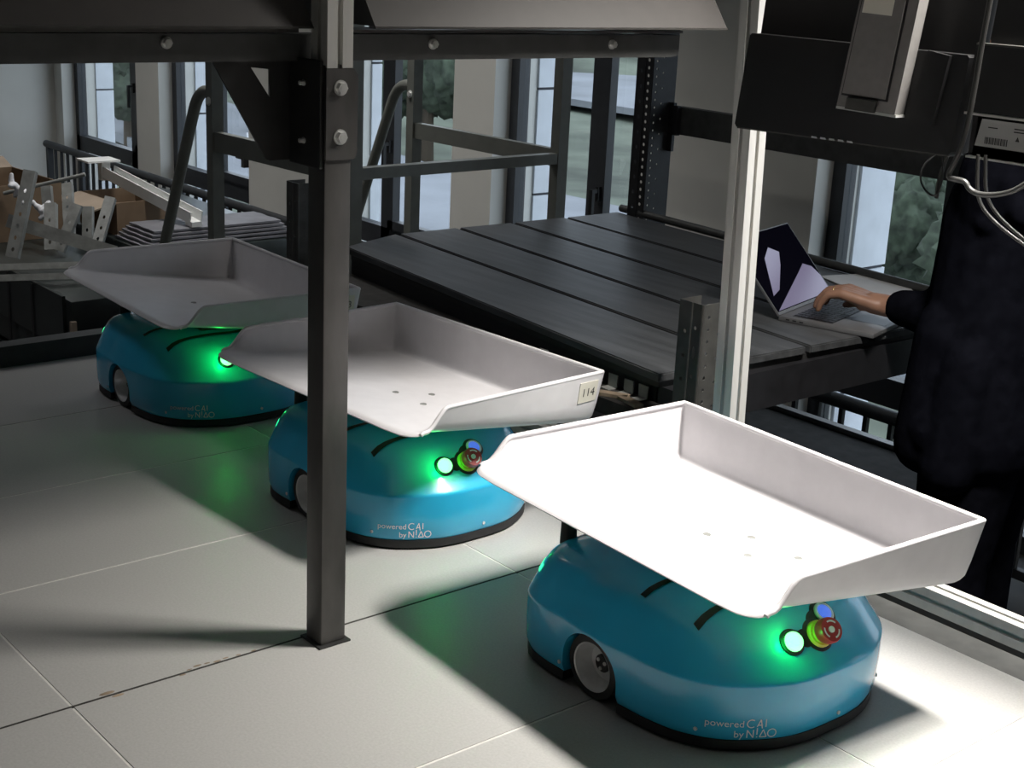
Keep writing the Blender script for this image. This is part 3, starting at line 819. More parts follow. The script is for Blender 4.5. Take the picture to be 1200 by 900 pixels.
for o, loc, lab in ((ROB, (-1.256, 1.496, 0, -1.0, -2.2, 1.045), 'blue rounded sorting robot carrying brightly lit white tray, nearest of the three'),
                    (R2, (-2.052, 1.503, 0, 0.3, 2.7, 1.0), 'blue rounded sorting robot with white tray numbered 114, behind the black post'),
                    (R3, (-2.835, 1.505, 0, -1.0, -1.3, 1.0), 'blue rounded sorting robot in shade with dim white tray, farthest of the three')):
    o.location = loc[:3]; o.rotation_euler = (0, 0, radians(loc[3])); o['label'] = lab
    for c in o.children:                      # the nearest unit is a touch larger; trays sit slightly turned on their mounts
        if c.name.startswith('tray'): c.rotation_euler = (0, 0, radians(loc[4]))
        elif c.type in ('MESH',): c.scale = (loc[5], loc[5], 1.0)
add_number(R2, '114'); add_number(R3, '113')

# ------------------------------------------------------------------ monitors hanging at upper right
MY = 1.90
def P3(x, z, y): return Vector((x, y, z))
mon = thing('monitor', (-1.45, MY, 0.76), 'black monitor seen from behind, left of the hanging pair', 'monitor')
def slab(poly, y0, y1): return MB().prism(poly, lambda a, b: Vector((a, y0, b)), lambda a, b: Vector((a, y1, b)))
pan = [(-1.668, .752), (-1.664, .747), (-1.24, .755), (-1.236, .76), (-1.222, 1.02), (-1.65, 1.02)]
obj('screen_panel', slab([(-1.660, .75), (-1.234, .757), (-1.210, 1.10), (-1.635, 1.10)], MY+.012, MY+.03), 'black_plastic', mon, True)
obj('back_cover', slab([(-1.668, .752), (-1.664, .747), (-1.24, .755), (-1.236, .760), (-1.226, .899), (-1.230, .903), (-1.648, .905), (-1.652, .901)], MY-.012, MY+.012), 'black_plastic', mon, True)
obj('bottom_edge', slab([(-1.664, .7445), (-1.24, .7525), (-1.24, .7548), (-1.664, .7468)], MY-.010, MY+.028), 'rack_steel', mon, True)
obj('cable_cover', slab([(-1.318, .80), (-1.27, .795), (-1.255, .90), (-1.293, .905)], MY-.019, MY-.0122), 'black_plastic', mon, True)
for k in range(5):
    obj('vent', MB().box((-1.50+k*.018, MY-.0125, .7485+k*.0004), (-1.49+k*.018, MY+.02, .7515+k*.0004)), 'chrome', mon, True)
arm = thing('monitor_stand', (-1.40, MY-.045, .81), 'grey slab shaped monitor stand with white label, in front of left monitor', 'stand')
ap = [(-1.458, .808), (-1.347, .806), (-1.318, 1.06), (-1.424, 1.06)]
obj('column', slab(ap, MY-.036, MY-.0125), 'adapter', arm, True)
obj('inset_panel', slab([(-1.447, .829), (-1.366, .827), (-1.341, 1.055), (-1.417, 1.055)], MY-.0395, MY-.0365), 'adapter', arm, True)
obj('groove', slab([(-1.4505, .8255), (-1.3625, .8235), (-1.3375, 1.055), (-1.4205, 1.055)], MY-.0370, MY-.0358), 'black_plastic', arm, True)
obj('clip', slab([(-1.438, .8055), (-1.383, .8045), (-1.380, .8225), (-1.436, .8235)], MY-.041, MY-.0365), 'rack_steel', arm, True)
obj('bottom_edge', slab([(-1.459, .8035), (-1.345, .8015), (-1.345, .8055), (-1.459, .8075)], MY-.0355, MY-.013), 'chrome', arm, True)
obj('label', slab([(-1.426, .953), (-1.371, .951), (-1.366, .995), (-1.421, .996)], MY-.0402, MY-.0396), 'labelp', arm, True, label='white label')
arm.location.x += .020
m2 = thing('monitor', (-1.05, MY, 0.76), 'black monitor with silver rating sticker, cut by right edge', 'monitor')
obj('screen_panel', slab([(-1.215, .757), (-.78, .757), (-.78, 1.10), (-1.203, 1.10)], MY+.012, MY+.03), 'black_plastic', m2, True)
obj('back_cover', slab([(-1.222, .823), (-.80, .823), (-.80, .918), (-1.216, .919)], MY-.014, MY+.012), 'black_plastic', m2, True)
obj('top_edge', slab([(-1.216, .919), (-.80, .918), (-.80, .921), (-1.216, .922)], MY-.014, MY+.012), 'rack_steel', m2, True)
obj('lower_edge', slab([(-1.222, .8185), (-.80, .8185), (-.80, .822), (-1.222, .822)], MY-.013, MY+.012), 'alu', m2, True)
st = obj('rating_sticker', slab([(-1.212, .7725), (-.86, .7725), (-.86, .8125), (-1.205, .8125)], MY+.0105, MY+.0118), 'sticker', m2, True, label='silver rating sticker')
prn = MB()
for k in range(16):
    x = -1.196+.0024*k
    prn.quad(*[Vector((xx, MY+.0102, zz)) for xx, zz in ((x, .777), (x+.0011*(1+k % 2*.6), .777), (x+.0011*(1+k % 2*.6), .787), (x, .787))])
for (x, z, wd) in ((-1.193, .8005, .016), (-1.150, .803, .05), (-1.150, .7985, .036), (-1.13, .792, .03), (-1.13, .787, .045)):
    prn.quad(*[Vector((xx, MY+.0102, zz)) for xx, zz in ((x, z), (x+wd, z), (x+wd, z+.0016), (x, z+.0016))])
prn.quad(Vector((-1.146, MY+.0102, .786)), Vector((-1.139, MY+.0102, .786)), Vector((-1.1425, MY+.0102, .793)), Vector((-1.1426, MY+.0102, .793)))
obj('sticker_print', prn, 'ink', m2, True)
obj('bottom_edge', slab([(-1.222, .7535), (-.78, .7535), (-.78, .7565), (-1.222, .7565)], MY+.006, MY+.03), 'alu', m2, True)
obj('lower_panel', slab([(-1.222, .757), (-.80, .757), (-.80, .8185), (-1.222, .8185)], MY+.012, MY+.0125), 'black_plastic', m2, True)
cb = [(-1.176, 1.05), (-1.184, .93), (-1.186, .86), (-1.190, .80), (-1.200, .755), (-1.213, .728), (-1.195, .727), (-1.180, .727), (-1.172, .716), (-1.155, .711), (-1.125, .715), (-1.095, .727), (-1.06, .76), (-1.02, .78)]
tag(obj('power_cable', MB().tube([P3(x, z, MY-.05) for x, z in cb], .0042, 8, sub=2), 'cable', sm=60), 'grey power cable looping under the right monitor', 'cable')
cb = [(-1.178, .765), (-1.172, .712), (-1.160, .690), (-1.135, .672), (-1.10, .655), (-1.05, .635), (-1.0, .62)]
tag(obj('power_cable', MB().tube([P3(x, z, MY-.03) for x, z in cb], .0028, 8, sub=2), 'cable', sm=60), 'thin pale cable slanting down to right over the dark jacket', 'cable')
cb = [(-1.171, .765), (-1.163, .712), (-1.148, .690), (-1.12, .670), (-1.08, .650), (-1.0, .612)]
tag(obj('power_cable', MB().tube([P3(x, z, MY-.022) for x, z in cb], .0028, 8, sub=2), 'cable', sm=60), 'second pale cable just right of the thin slanting one', 'cable')
cb = [(-1.27, .754), (-1.292, .735), (-1.296, .71), (-1.285, .695), (-1.268, .686), (-1.258, .695), (-1.255, .72), (-1.262, .754)]
tag(obj('data_cable', MB().tube([P3(x, z, MY+.005) for x, z in cb], .0016, 6, sub=2), 'blackcable', sm=60), 'thin black cable loop hanging below the left monitor', 'cable')
cb = [(-1.256, .756), (-1.262, .73), (-1.266, .71), (-1.266, .684)]
tag(obj('data_cable', MB().tube([P3(x, z, MY+.012) for x, z in cb], .0034, 6, sub=2), 'blackcable', sm=60), 'thick black cable end hanging straight below left monitor', 'cable')
hr = thing('monitor_rail', (-1.2, MY+.055, .98), 'black horizontal rail carrying the two monitors, above the frame', 'rail')
obj('rail', MB().box((-1.74, MY+.04, 1.90), (-.3, MY+.07, 1.94)), 'black_steel', hr, True)
for x in (-1.40, -.98): obj('mount', MB().box((x-.02, MY+.0302, .93), (x+.02, MY+.0402, 1.94)), 'black_steel', hr, True)
obj('hanger', MB().box((-.34, MY+.04, 1.94), (-.3, MY+.07, 2.2)), 'black_steel', hr, True)

# ------------------------------------------------------------------ rack table of planks
TH = 0.18
rack = thing('rack_table', (-2.7, 2.7, GZ), 'black steel rack carrying a worktop of five dark wide planks', 'table')
gaps = [((-3.42, 2.236), (-2.007, 2.098)), ((-3.508, 2.489), (-2.00, 2.362)), ((-3.505, 2.716), (-1.99, 2.575)), ((-3.50, 2.935), (-1.98, 2.80)), ((-3.495, 3.158), (-1.97, 3.03)), ((-3.49, 3.40), (-1.96, 3.27))]
for (a, b) in zip(gaps, gaps[1:]):
    (ax, ay), (bx, by) = a; (dx_, dy_), (cx_, cy_) = b
    g0 = 0.008
    mb = MB(); q = [(ax, ay+g0), (bx, by+g0), (cx_, cy_-g0), (dx_, dy_-g0)]
    mb.prism(q, lambda x, y: Vector((x, y, TH-0.020)), lambda x, y: Vector((x, y, TH+random.uniform(-.0008, .0008))))
    bmesh.ops.bevel(mb.bm, geom=[e for e in mb.bm.edges], offset=0.003, segments=2, affect='EDGES')
    obj('plank', mb, 'plank', rack, True, 40)
obj('under_board', MB().prism([(-3.40, 2.25), (-2.02, 2.12), (-1.98, 3.25), (-3.47, 3.38)], lambda x, y: Vector((x, y, TH-.036)), lambda x, y: Vector((x, y, TH-.021))), 'black_steel', rack, True)
obj('front_beam', MB().prism([(-3.40, 2.252), (-2.04, 2.135), (-2.04, 2.18), (-3.40, 2.30)], lambda x, y: Vector((x, y, -.10)), lambda x, y: Vector((x, y, .1435))), 'rack_black', rack, True)
obj('front_ledge', MB().prism([(-3.42, 2.055), (-1.97, 2.055), (-1.97, 2.128), (-3.42, 2.25)], lambda x, y: Vector((x, y, .045)), lambda x, y: Vector((x, y, .105))), 'ledge', rack, True)
obj('front_step', MB().box((-3.42, 2.03, -.05), (-1.97, 2.055, .07)), 'rack_black', rack, True)
obj('end_beam', MB().prism([(2.13, .055), (3.27, .055), (3.27, .1445), (2.13, .1445)], lambda a, b: Vector((-2.03, a, b)), lambda a, b: Vector((-1.985, a, b))), 'rack_black', rack, True)
obj('back_beam', MB().box((-3.44, 3.37, .055), (-1.98, 3.41, .165)), 'rack_black', rack, True)
obj('back_lip', MB().cyl((-3.50, 3.42, TH+.010), (-1.98, 3.29, TH+.010), .013, seg=10), 'beam_grey', rack, True, 40)
obj('lower_deck', MB().box((-3.44, 2.25, -.345), (-2.0, 3.38, -.315)), 'ledge', rack, True)
obj('deck_edge', MB().box((-3.44, 3.381, -.345), (-2.0, 3.41, -.300)), 'sticker', rack, True)  # far edge coloured pale to imitate window light on it
obj('upper_back_beam', MB().box((-3.36, 3.50, .458), (-1.95, 3.535, .548)), 'beam_grey', rack, True)
hk = MB().box((-3.382, 3.487, .40), (-3.352, 3.4995, .56)).box((-3.352, 3.4825, .455), (-3.33, 3.4995, .552))
obj('beam_hook', hk, 'rack_black', rack, True)
def upright(xc, yc, z0, z1, hk_, material, wf=0.062, ws=0.075, dens=1.0, name='upright'):
    """omega section: perforated face toward -Y, a step, then a perforated face toward +X"""
    n = int((z1-z0)/0.05)
    def holes_front(wid):
        h = []
        for k in range(n):
            z = z0+.03+k*.05
            if z > z1-.02: continue
            h.append(circ(wid*.30, z-z0, .0045*hk_)); h.append(circ(wid*.74, z-z0+.012, .0040*hk_, 8, .013 if k % 2 == 0 and hk_ < 1.2 else .0040*hk_))
            if hk_ > 1.2: h.append(circ(wid*.74, z-z0+.037, .0040*hk_))
        return h
    ms = []
    H = z1-z0
    ms.append(plate([(0, 0), (wf, 0), (wf, H), (0, H)], holes_front(wf), .002, (xc-wf, yc, z0), (1, 0, 0), (0, 0, 1)))
    hs_ = []
    for k in range(int(H/.025)):
        z = .015+k*.025
        if z < H-.012:
            hs_.append(circ(.018, z, .0038))
            if k % 2 == 0: hs_.append(circ(.048, z+.012, .0034))
    ms.append(plate([(0, 0), (ws, 0), (ws, H), (0, H)], hs_, .002, (xc, yc, z0), (0, 1, 0), (0, 0, 1)))
    mb = join_meshes(ms)
    if hk_ < 1.2: mb.box((xc-wf-.001, yc, z0), (xc-wf+.001, yc+ws*.8, z1))
    mb.box((xc-.012, yc+ws-.001, z0), (xc, yc+ws+.001, z1))
    mb.cyl((xc-wf*.45, yc-.001, z0), (xc-wf*.45, yc-.001, z1), .0022, seg=8)
    mb.cyl((xc, yc, z0), (xc, yc, z1), .003, seg=8)
    return obj(name, mb, material, rack, True)
upright(-1.845, 2.045, GZ, .372, 1, 'rack_steel')
upright(-3.42, 2.085, GZ, .372, 1, 'rack_steel')
upright(-3.375, 3.40, GZ, 1.3, 1.45, 'rack_black', .075, .11)
upright(-1.93, 3.42, GZ, 1.3, 1, 'rack_black', .075, .11)
for (x, z, w_) in ((-2.40, .106, 'single clip well left of the others'), (-2.22, .106, 'leftmost of the close four'), (-2.165, .106, 'second of the close four from left'), (-2.115, .106, 'third of the close four from left'), (-2.07, .106, 'the one nearest the short upright')):
    tag(obj('metal_clip', MB().box((x-.014, 2.100, z), (x+.014, 2.128, z+.002)).box((x-.014, 2.125, z), (x+.014, 2.128, z+.030)), 'galv'), 'small silver clip on the rack ledge, '+w_, 'clip', 'silver clips on the ledge')
for (x, y, a, s, lab) in ((-2.13, 2.075, .5, .05, 'longer splinter of pale wood on the ledge beside the short upright'), (-2.06, 2.08, -.2, .035, 'short splinter of pale wood on the ledge touching the short upright')):
    tag(obj('wood_scrap', MB().box((x-s, y-.012, .106), (x+s, y+.010, .113), Matrix.Rotation(a, 3, 'Z'), (x, y, .11)), 'wood'), lab, 'scrap')

# paper and laptop on the table
u_ = Vector((.966, .26, 0)); v_ = Vector((-.26, .966, 0)); LH = Vector((-2.186, 2.697, TH+.0012))
ang = atan2(u_.y, u_.x)
lp = thing('laptop', LH, 'open grey laptop with dark screen on the planks in front of person', 'laptop', rot=(0, 0, ang))
LD, LW = .246, .33
obj('base', MB().box((0, 0, 0), (LD, LW, .012), bev=.0035), 'laptop', lp, sm=40)
kb = obj('keyboard_well', MB().box((.028, .022, .0121), (.132, LW-.022, .0126)), 'black_plastic', lp)
km = MB().box((-.0075, -.0085, 0), (.0075, .0085, .0014), bev=.0008).mesh('key'); km.materials.append(M['key'])
for i in range(6):
    for j in range(14):
        o = bpy.data.objects.new('key', km); COL.objects.link(o); o.parent = kb
        o.location = (.037+i*.0172, .037+j*.0197, .0126)
obj('trackpad', MB().box((.15, LW/2-.07, .0118), (.235, LW/2+.07, .0123)), 'laptop', lp)
for k in range(3): obj('port', MB().box((.02+k*.018, -.0004, .0045), (.03+k*.018, .002, .0075)), 'black_plastic', lp)
a_ = radians(132); sd_ = Vector((cos(a_), 0, sin(a_))); sn_ = Vector((sin(a_), 0, -cos(a_)))
SH = .225
def sp(t, yv, h): return Vector((.002, 0, .013)) + sd_*t + Vector((0, yv, 0)) + sn_*h
def scr(poly, h0, h1): return MB().prism(poly, lambda t, y: sp(t, y, h0), lambda t, y: sp(t, y, h1))
obj('lid', scr([(0, 0), (SH, 0), (SH, LW), (0, LW)], -.005, 0), 'laptop', lp)
obj('screen', scr([(.008, .004), (SH-.003, .004), (SH-.003, LW-.004), (.008, LW-.004)], 0, .0006), 'screen', lp)
lw = [(.010, .02), (.120, .02), (.120, .02)]
obj('screen_reflection', scr([(.010, .010), (.085, LW*.66), (.105, LW*.82), (.090, LW*.93), (.06, LW-.006), (.010, LW-.006)], .0006, .0009), 'lilac', lp, label='lilac reflection painted on the screen')  # reflection patches painted as glowing shapes on the dark screen
obj('screen_reflection', scr([(.05, .03), (.15, .10), (.175, .15), (.155, .19), (.12, .155), (.06, .075)], .0006, .0009), 'lilac', lp, label='lilac reflection painted on the screen')
tag(obj('paper_sheet', MB().prism([(-2.462, 3.20), (-2.22, 3.11), (-2.13, 3.22), (-2.30, 3.36), (-2.42, 3.34)], lambda a, b: Vector((a, b, TH+.0022)), lambda a, b: Vector((a, b, TH+.004))), 'paper'), 'white paper sheets lying on the planks behind the typing hand', 'paper')

# ------------------------------------------------------------------ the person
d_ = -u_; s_ = v_; n_ = Vector((0, 0, 1))
WR = LH + u_*.215 + v_*.092 + n_*.066
HS = 1.16
def hp(a, b, c): return WR + d_*(a*HS) + s_*(b*HS) + n_*(c*HS)
TC = Vector((-1.72, 2.93, 0))             # torso axis
def tp(f, l, z): return TC + d_*f - s_*l + Vector((0, 0, z))     # f forward, l to the person's left
SHL, SHR = tp(0, .185, .62), tp(0, -.185, .62)
ELB = WR + u_*.255 - v_*.055 + n_*.0
WR2 = tp(.06, -.27, .075); ELR = tp(-.03, -.26, .33)
sk = []
# left hand: palm bones, fingers, thumb
bs = (-.030, -.010, .011, .031)
ln = (.84, .96, 1.0, .94)
for k in range(4):
    b = bs[k]; l = ln[k]
    k0 = hp(0, b*.55, -.002); k1 = hp(.078*l+.006, b, .012); k2 = hp(.112*l+.005, b*1.12, .006); k3 = hp(.129*l+.005, b*1.15, -.014); k4 = hp(.134*l+.005, b*1.15, -.029)
    sk += [(k0, .0145, k1, .0120), (k1, .0112, k2, .0092), (k2, .0090, k3, .0080), (k3, .0078, k4, .0066)]
sk += [(hp(.015, .016, -.004), .0150, hp(.045, .042, -.014), .0115), (hp(.045, .042, -.014), .0110, hp(.072, .052, -.022), .0094), (hp(.072, .052, -.022), .009, hp(.092, .050, -.029), .0072)]
sk += [(hp(.03, -.012, -.004), .017, hp(.03, .012, -.004), .017)]
sk += [(hp(.012, 0, -.002), .0235, hp(-.045, -.004, -.002), .0245), (hp(-.045, -.004, -.002), .025, ELB, .042), (ELB, .042, SHL, .052)]
sk = [(a, ra*1.13, b, rb*1.13) if (rb < .03) else (a, ra*1.2, b, rb) for (a, ra, b, rb) in sk]
# right arm with a simple closed-in hand of five fingers
def hp2(a, b, c): return WR2 - n_*a + d_*(-b) + s_*(-c)
for k in range(4):
    b = -bs[k]; l = ln[k]
    k0 = hp2(0, b*.55, -.002); k1 = hp2(.078*l+.006, b, .012); k2 = hp2(.112*l+.005, b*1.12, .006); k3 = hp2(.129*l+.005, b*1.15, -.014); k4 = hp2(.134*l+.005, b*1.15, -.030)
    sk += [(k0, .0145, k1, .0120), (k1, .0112, k2, .0092), (k2, .0090, k3, .0080), (k3, .0078, k4, .0066)]
sk += [(hp2(.015, -.016, -.004), .0150, hp2(.045, -.042, -.014), .0115), (hp2(.045, -.042, -.014), .0110, hp2(.085, -.052, -.024), .0082)]
sk += [(WR2, .024, ELR, .042), (ELR, .042, SHR, .052)]
# trunk, neck, head, legs
sk += [(tp(0, .08, .12), .115, tp(0, .09, .52), .105), (tp(0, -.08, .12), .115, tp(0, -.09, .52), .105), (tp(0, .12, .56), .07, tp(0, -.12, .56), .07)]
HC = tp(.055, 0, .855)
sk += [(tp(0, 0, .60), .058, tp(.03, 0, .78), .054)]
for s in (1, -1):
    sk += [(tp(0, s*.09, .10), .10, tp(.01, s*.11, -.32), .06), (tp(.01, s*.11, -.32), .058, tp(-.01, s*.12, GZ+.07), .040), (tp(-.01, s*.12, GZ+.05), .038, tp(.14, s*.13, GZ+.035), .032)]
ell = [(HC, .1, (.98, .80, 1.18), None), (HC+d_*.02+n_*-.055, .07, (.95, .80, 1.0), None), (HC+d_*.098+n_*-.015, .016, (1.1, .9, 1.5), None),
       (HC+d_*.088+n_*-.058, .018, (.7, 1.4, .5), None), (HC+s_*.080+n_*-.01, .022, (.9, .4, 1.4), None), (HC-s_*.080+n_*-.01, .022, (.9, .4, 1.4), None)]
person = thing('person', (TC.x, TC.y, GZ), 'person in black jacket and dark trousers typing on the laptop', 'person')
bd = blob(sk, .0042, 4, .5, ell)
obj('body', bd, 'skin', person, True)
for s in (1, -1):
    ey = obj('eye', MB().sphere(HC+d_*.086+s_*(s*.033)+n_*.012, .011), 'paper', person, True, 60)
    obj('pupil', MB().sphere(HC+d_*.0935+s_*(s*.033)+n_*.012, .0055), 'key', ey, True, 60)
obj('hair', blob([(HC-d_*.015+n_*.045, .092, HC-d_*.03+n_*.0, .088), (HC+d_*.03+n_*.07, .06, HC-d_*.03+n_*.06, .07)], .006, 6), 'hair', person, True)
jk = [(tp(.0, .10, .02), .150, tp(0, .10, .50), .135), (tp(0, -.10, .02), .150, tp(0, -.10, .50), .135), (tp(.03, 0, .05), .16, tp(.03, 0, .50), .135), (tp(0, .14, .585), .082, tp(0, -.14, .585), .082),
      (tp(.0, 0, .60), .075, tp(.01, 0, .66), .068)]
jk += [(SHL+n_*-.01, .088, ELB, .070), (ELB, .068, hp(-.062, -.004, .0), .046), (hp(-.062, -.004, 0), .046, hp(-.052, -.004, 0), .043)]
jk += [(ELB+n_*-.02, .060, hp(-.13, -.01, -.022), .046), (ELB+n_*-.05+u_*.02, .06, tp(.05, .17, .03), .09)]
jk += [(SHR+n_*-.01, .088, ELR, .070), (ELR, .068, WR2+n_*.05, .042)]
jk += [(tp(.09, .16, -.02), .075, tp(.06, .16, .25), .085), (tp(.02, .2, -.05), .07, tp(0, .2, .2), .07)]
rn = random.Random(3)
for k in range(14):
    a = rn.uniform(.0, 1); p = SHL.lerp(ELB, a); q = Vector((rn.uniform(-1, 1), rn.uniform(-1, 1), rn.uniform(-1, 1))).normalized()
    jk.append((p+q*.055, .030, p+q*.05+Vector((rn.uniform(-.05, .05), rn.uniform(-.03, .03), -.05)), .028))
for k in range(8):
    a = rn.uniform(.0, .75); p = ELB.lerp(hp(-.06, 0, 0), a); q = Vector((rn.uniform(-1, 1), rn.uniform(-1, 1), rn.uniform(-.4, 1))).normalized()
    jk.append((p+q*.036*(1-.3*a), .028, p+q*.036*(1-.3*a)+s_*.02, .026))
obj('jacket', blob(jk, .008, 5), 'cloth', person, True)
tr_ = []
for s in (1, -1):
    tr_ += [(tp(0, s*.09, .06), .130, tp(.01, s*.11, -.32), .088), (tp(.01, s*.11, -.32), .088, tp(-.01, s*.12, GZ+.09), .070)]
obj('trousers', blob(tr_, .009, 5), 'trouser', person, True)
for s in (1, -1):
    obj('shoe', blob([(tp(-.04, s*.12, GZ+.045), .045, tp(.08, s*.125, GZ+.042), .042), (tp(.08, s*.125, GZ+.042), .042, tp(.17, s*.13, GZ+.035), .035)], .006, 5), 'black_rubber', person, True)
kR = hp(.092*.96+.006, bs[1]*1.05, .011); kd = (hp(.112*.96, bs[1]*1.12, .006)-hp(.084*.96, bs[1], .012)).normalized()
q = kd.orthogonal().normalized(); q2 = kd.cross(q)
obj('ring', MB().tube([kR+(q*cos(2*pi*k/20)+q2*sin(2*pi*k/20))*.0102 for k in range(20)], .0016, 6, closed=True), 'gold', person, True, 60, 'gold ring on the finger')

# ------------------------------------------------------------------ warehouse ladder behind the table
lad = thing('warehouse_ladder', (-4.15, 2.9, GZ), 'grey tubular warehouse ladder with bent handrails behind the rack', 'ladder')
L1, L2, L3, L4 = Vector((-4.546, 2.432, 0)), Vector((-4.571, 3.309, 0)), Vector((-3.75, 3.343, 0)), Vector((-3.726, 2.467, 0))
ZT, ZM = .86, .332
for Lp in (L1, L2, L3, L4):
    obj('corner_post', MB().box(Lp+Vector((-.022, -.022, GZ)), Lp+Vector((.022, .022, ZT))), 'tube', lad, True)
def bar_(p, q, z, h=.022, w=.014, nm='guard_bar'):
    p = p.copy(); q = q.copy(); p.z = q.z = z; d = (q-p).normalized(); n = Vector((-d.y, d.x, 0))
    mb = MB(); mb.prism([(-w, -h), (w, -h), (w, h), (-w, h)], lambda a, b: p+n*a+Vector((0, 0, b)), lambda a, b: q+n*a+Vector((0, 0, b)))
    return obj(nm, mb, 'tube', lad, True)
bar_(L1, L4, ZM, .034); bar_(L2, L3, ZM, .030); bar_(L4, L3, ZM, .018, .018)
for p, q in ((L1, L4), (L2, L3), (L4, L3)): bar_(p, q, ZT-.02)
obj('platform_deck', MB().box((-4.57, 2.43, -.30), (-3.73, 3.34, -.26)), 'tube', lad, True)
for Lp in (L1, L2):
    y = Lp.y; x = Lp.x
    pts = [(x-.02, y, .500), (x-.07, y, .500), (x-.125, y, .47), (x-.165, y, .40), (x-.62, y, -.55), (x-.70, y, -.70)]
    obj('handrail', MB().tube([Vector(p) for p in pts], .021, 10, sub=2), 'tube', lad, True, 60)
    bolt('bolt', (x, y-.022, .47), (0, -1, 0), .012, lad)
for k in range(3):
    zz = -.40-.14*k; xx_ = -4.66-.09*k
    obj('tread', MB().box((xx_-.10, 2.45, zz-.02), (xx_+.06, 3.29, zz)), 'tube', lad, True)
for y in (2.445, 3.295):
    obj('stringer', MB().prism([(-4.56, -.26), (-4.48, -.26), (-4.86, GZ+.01), (-4.94, GZ+.01)], lambda a, b: Vector((a, y-.012, b)), lambda a, b: Vector((a, y+.012, b))), 'tube', lad, True)

# ------------------------------------------------------------------ wrapped stack and loose steel parts at the left
ST = -0.215
wp = thing('wrapped_stack', (-5.4, 2.3, GZ), 'dark film wrapped stack of boards beyond the black curb', 'stack')
SX0, SX1, SY0, SY1 = -6.7, -4.66, 1.93, 2.375
def layers(x0, x1, y0, y1, par):
    zz = GZ
    for k, (h, ins) in enumerate(((.12, .03), (.13, .0), (.02, .03), (.13, .0), (.02, .025), (ST-GZ-.42, .0))):
        obj('board_layer', MB().box((x0-ins, y0+ins, zz), (x1-ins, y1-ins, zz+h), bev=.008), 'tarp', par, True, 40); zz += h
layers(SX0, SX1, SY0, SY1, wp)
wp2 = thing('wrapped_stack', (-5.9, 2.9, GZ), 'second dark wrapped stack, behind the left handrail and carrying the grey sheets', 'stack')
layers(-6.7, -5.29, 2.52, 3.28, wp2)
obj('film_fold', MB().box((SX1-.9, SY0-.012, -.40), (SX1-.05, SY0+.0, ST+.01)), 'tarp', wp, True)
for (x, y) in ((SX1+.006, SY0+.004),):
    obj('corner_strap', MB().box((x-.010, y-.012, -.50), (x+.006, y+.008, -.285)), 'cardlight', wp, True, label='pale corner strap')
for dx_ in (.32, .55): obj('strap', MB().box((SX1-dx_-.008, SY0-.016, -.58), (SX1-dx_+.008, SY0-.012, ST)), 'beam_grey', wp, True)
def steel(p, q, wd, lab, holes=True, nm='steel_angle', m='galv', group=None):
    """perforated L section from p to q"""
    p = Vector(p); q = Vector(q); d = (q-p).normalized(); L = (q-p).length
    side = d.cross(Vector((-.73, .619, -.29))).normalized(); bk = d.cross(side).normalized()
    if bk.dot(Vector((-.73, .619, -.29))) < 0: bk = -bk
    hl = [circ(wd*.5, .03+.045*k, wd*.13, 6, wd*.2) for k in range(int((L-.04)/.045))] if holes else []
    A = plate([(0, 0), (wd, 0), (wd, L), (0, L)], hl, .003, p-side*wd/2, side, d)
    mb = join_meshes([A])
    c0 = p-side*wd/2
    mb.prism([(0, 0), (0, 1), (1, 1), (1, 0)], lambda a, b: c0+bk*(a*wd*.7)+side*(b*.003), lambda a, b: c0+bk*(a*wd*.7)+side*(b*.003)+d*L)
    o = obj(nm, mb, m); tag(o, lab, 'steel part', group); return o
steel((-5.20, 1.93, -.16), (-5.26, 2.04, .15), .046, 'perforated steel angle propped upright at far left of the pile')
steel((-5.18, 2.24, -.185), (-5.25, 2.35, .03), .04, 'perforated steel angle propped upright beside the cardboard box with raised flap')
steel((-5.45, 2.26, -.18), (-5.62, 2.33, .03), .04, 'perforated steel angle leaning in the middle of the pile')
steel((-5.57, 2.23, -.185), (-5.64, 2.25, .02), .04, 'short perforated steel angle leaning behind the middle one')
steel((-5.30, 1.96, -.04), (-5.06, 2.28, -.15), .05, 'long plain steel bar slanting across the pile', False)
steel((-5.02, 1.65, -.178), (-4.86, 2.16, -.183), .024, 'lower of two flat steel bars along the front of the stack', False)
steel((-5.12, 1.72, -.165), (-4.98, 2.22, -.172), .024, 'upper of two flat steel bars along the front of the stack', False)
steel((-5.40, 2.16, -.19), (-5.48, 2.20, -.02), .045, 'perforated steel angle standing just left of the middle one')
steel((-5.34, 2.17, -.185), (-5.36, 2.26, -.01), .04, 'narrow perforated steel angle crossing behind the long plain bar')
steel((-5.35, 2.29, -.19), (-5.40, 2.32, -.03), .04, 'short perforated steel angle beside the tall right one')
tag(obj('thin_rod', MB().tube([Vector((-5.7, 2.10, -.01)), Vector((-5.5, 2.36, .08))], .008, 8), 'galv', sm=50), 'thin steel rod lying diagonally over the pile', 'rod')
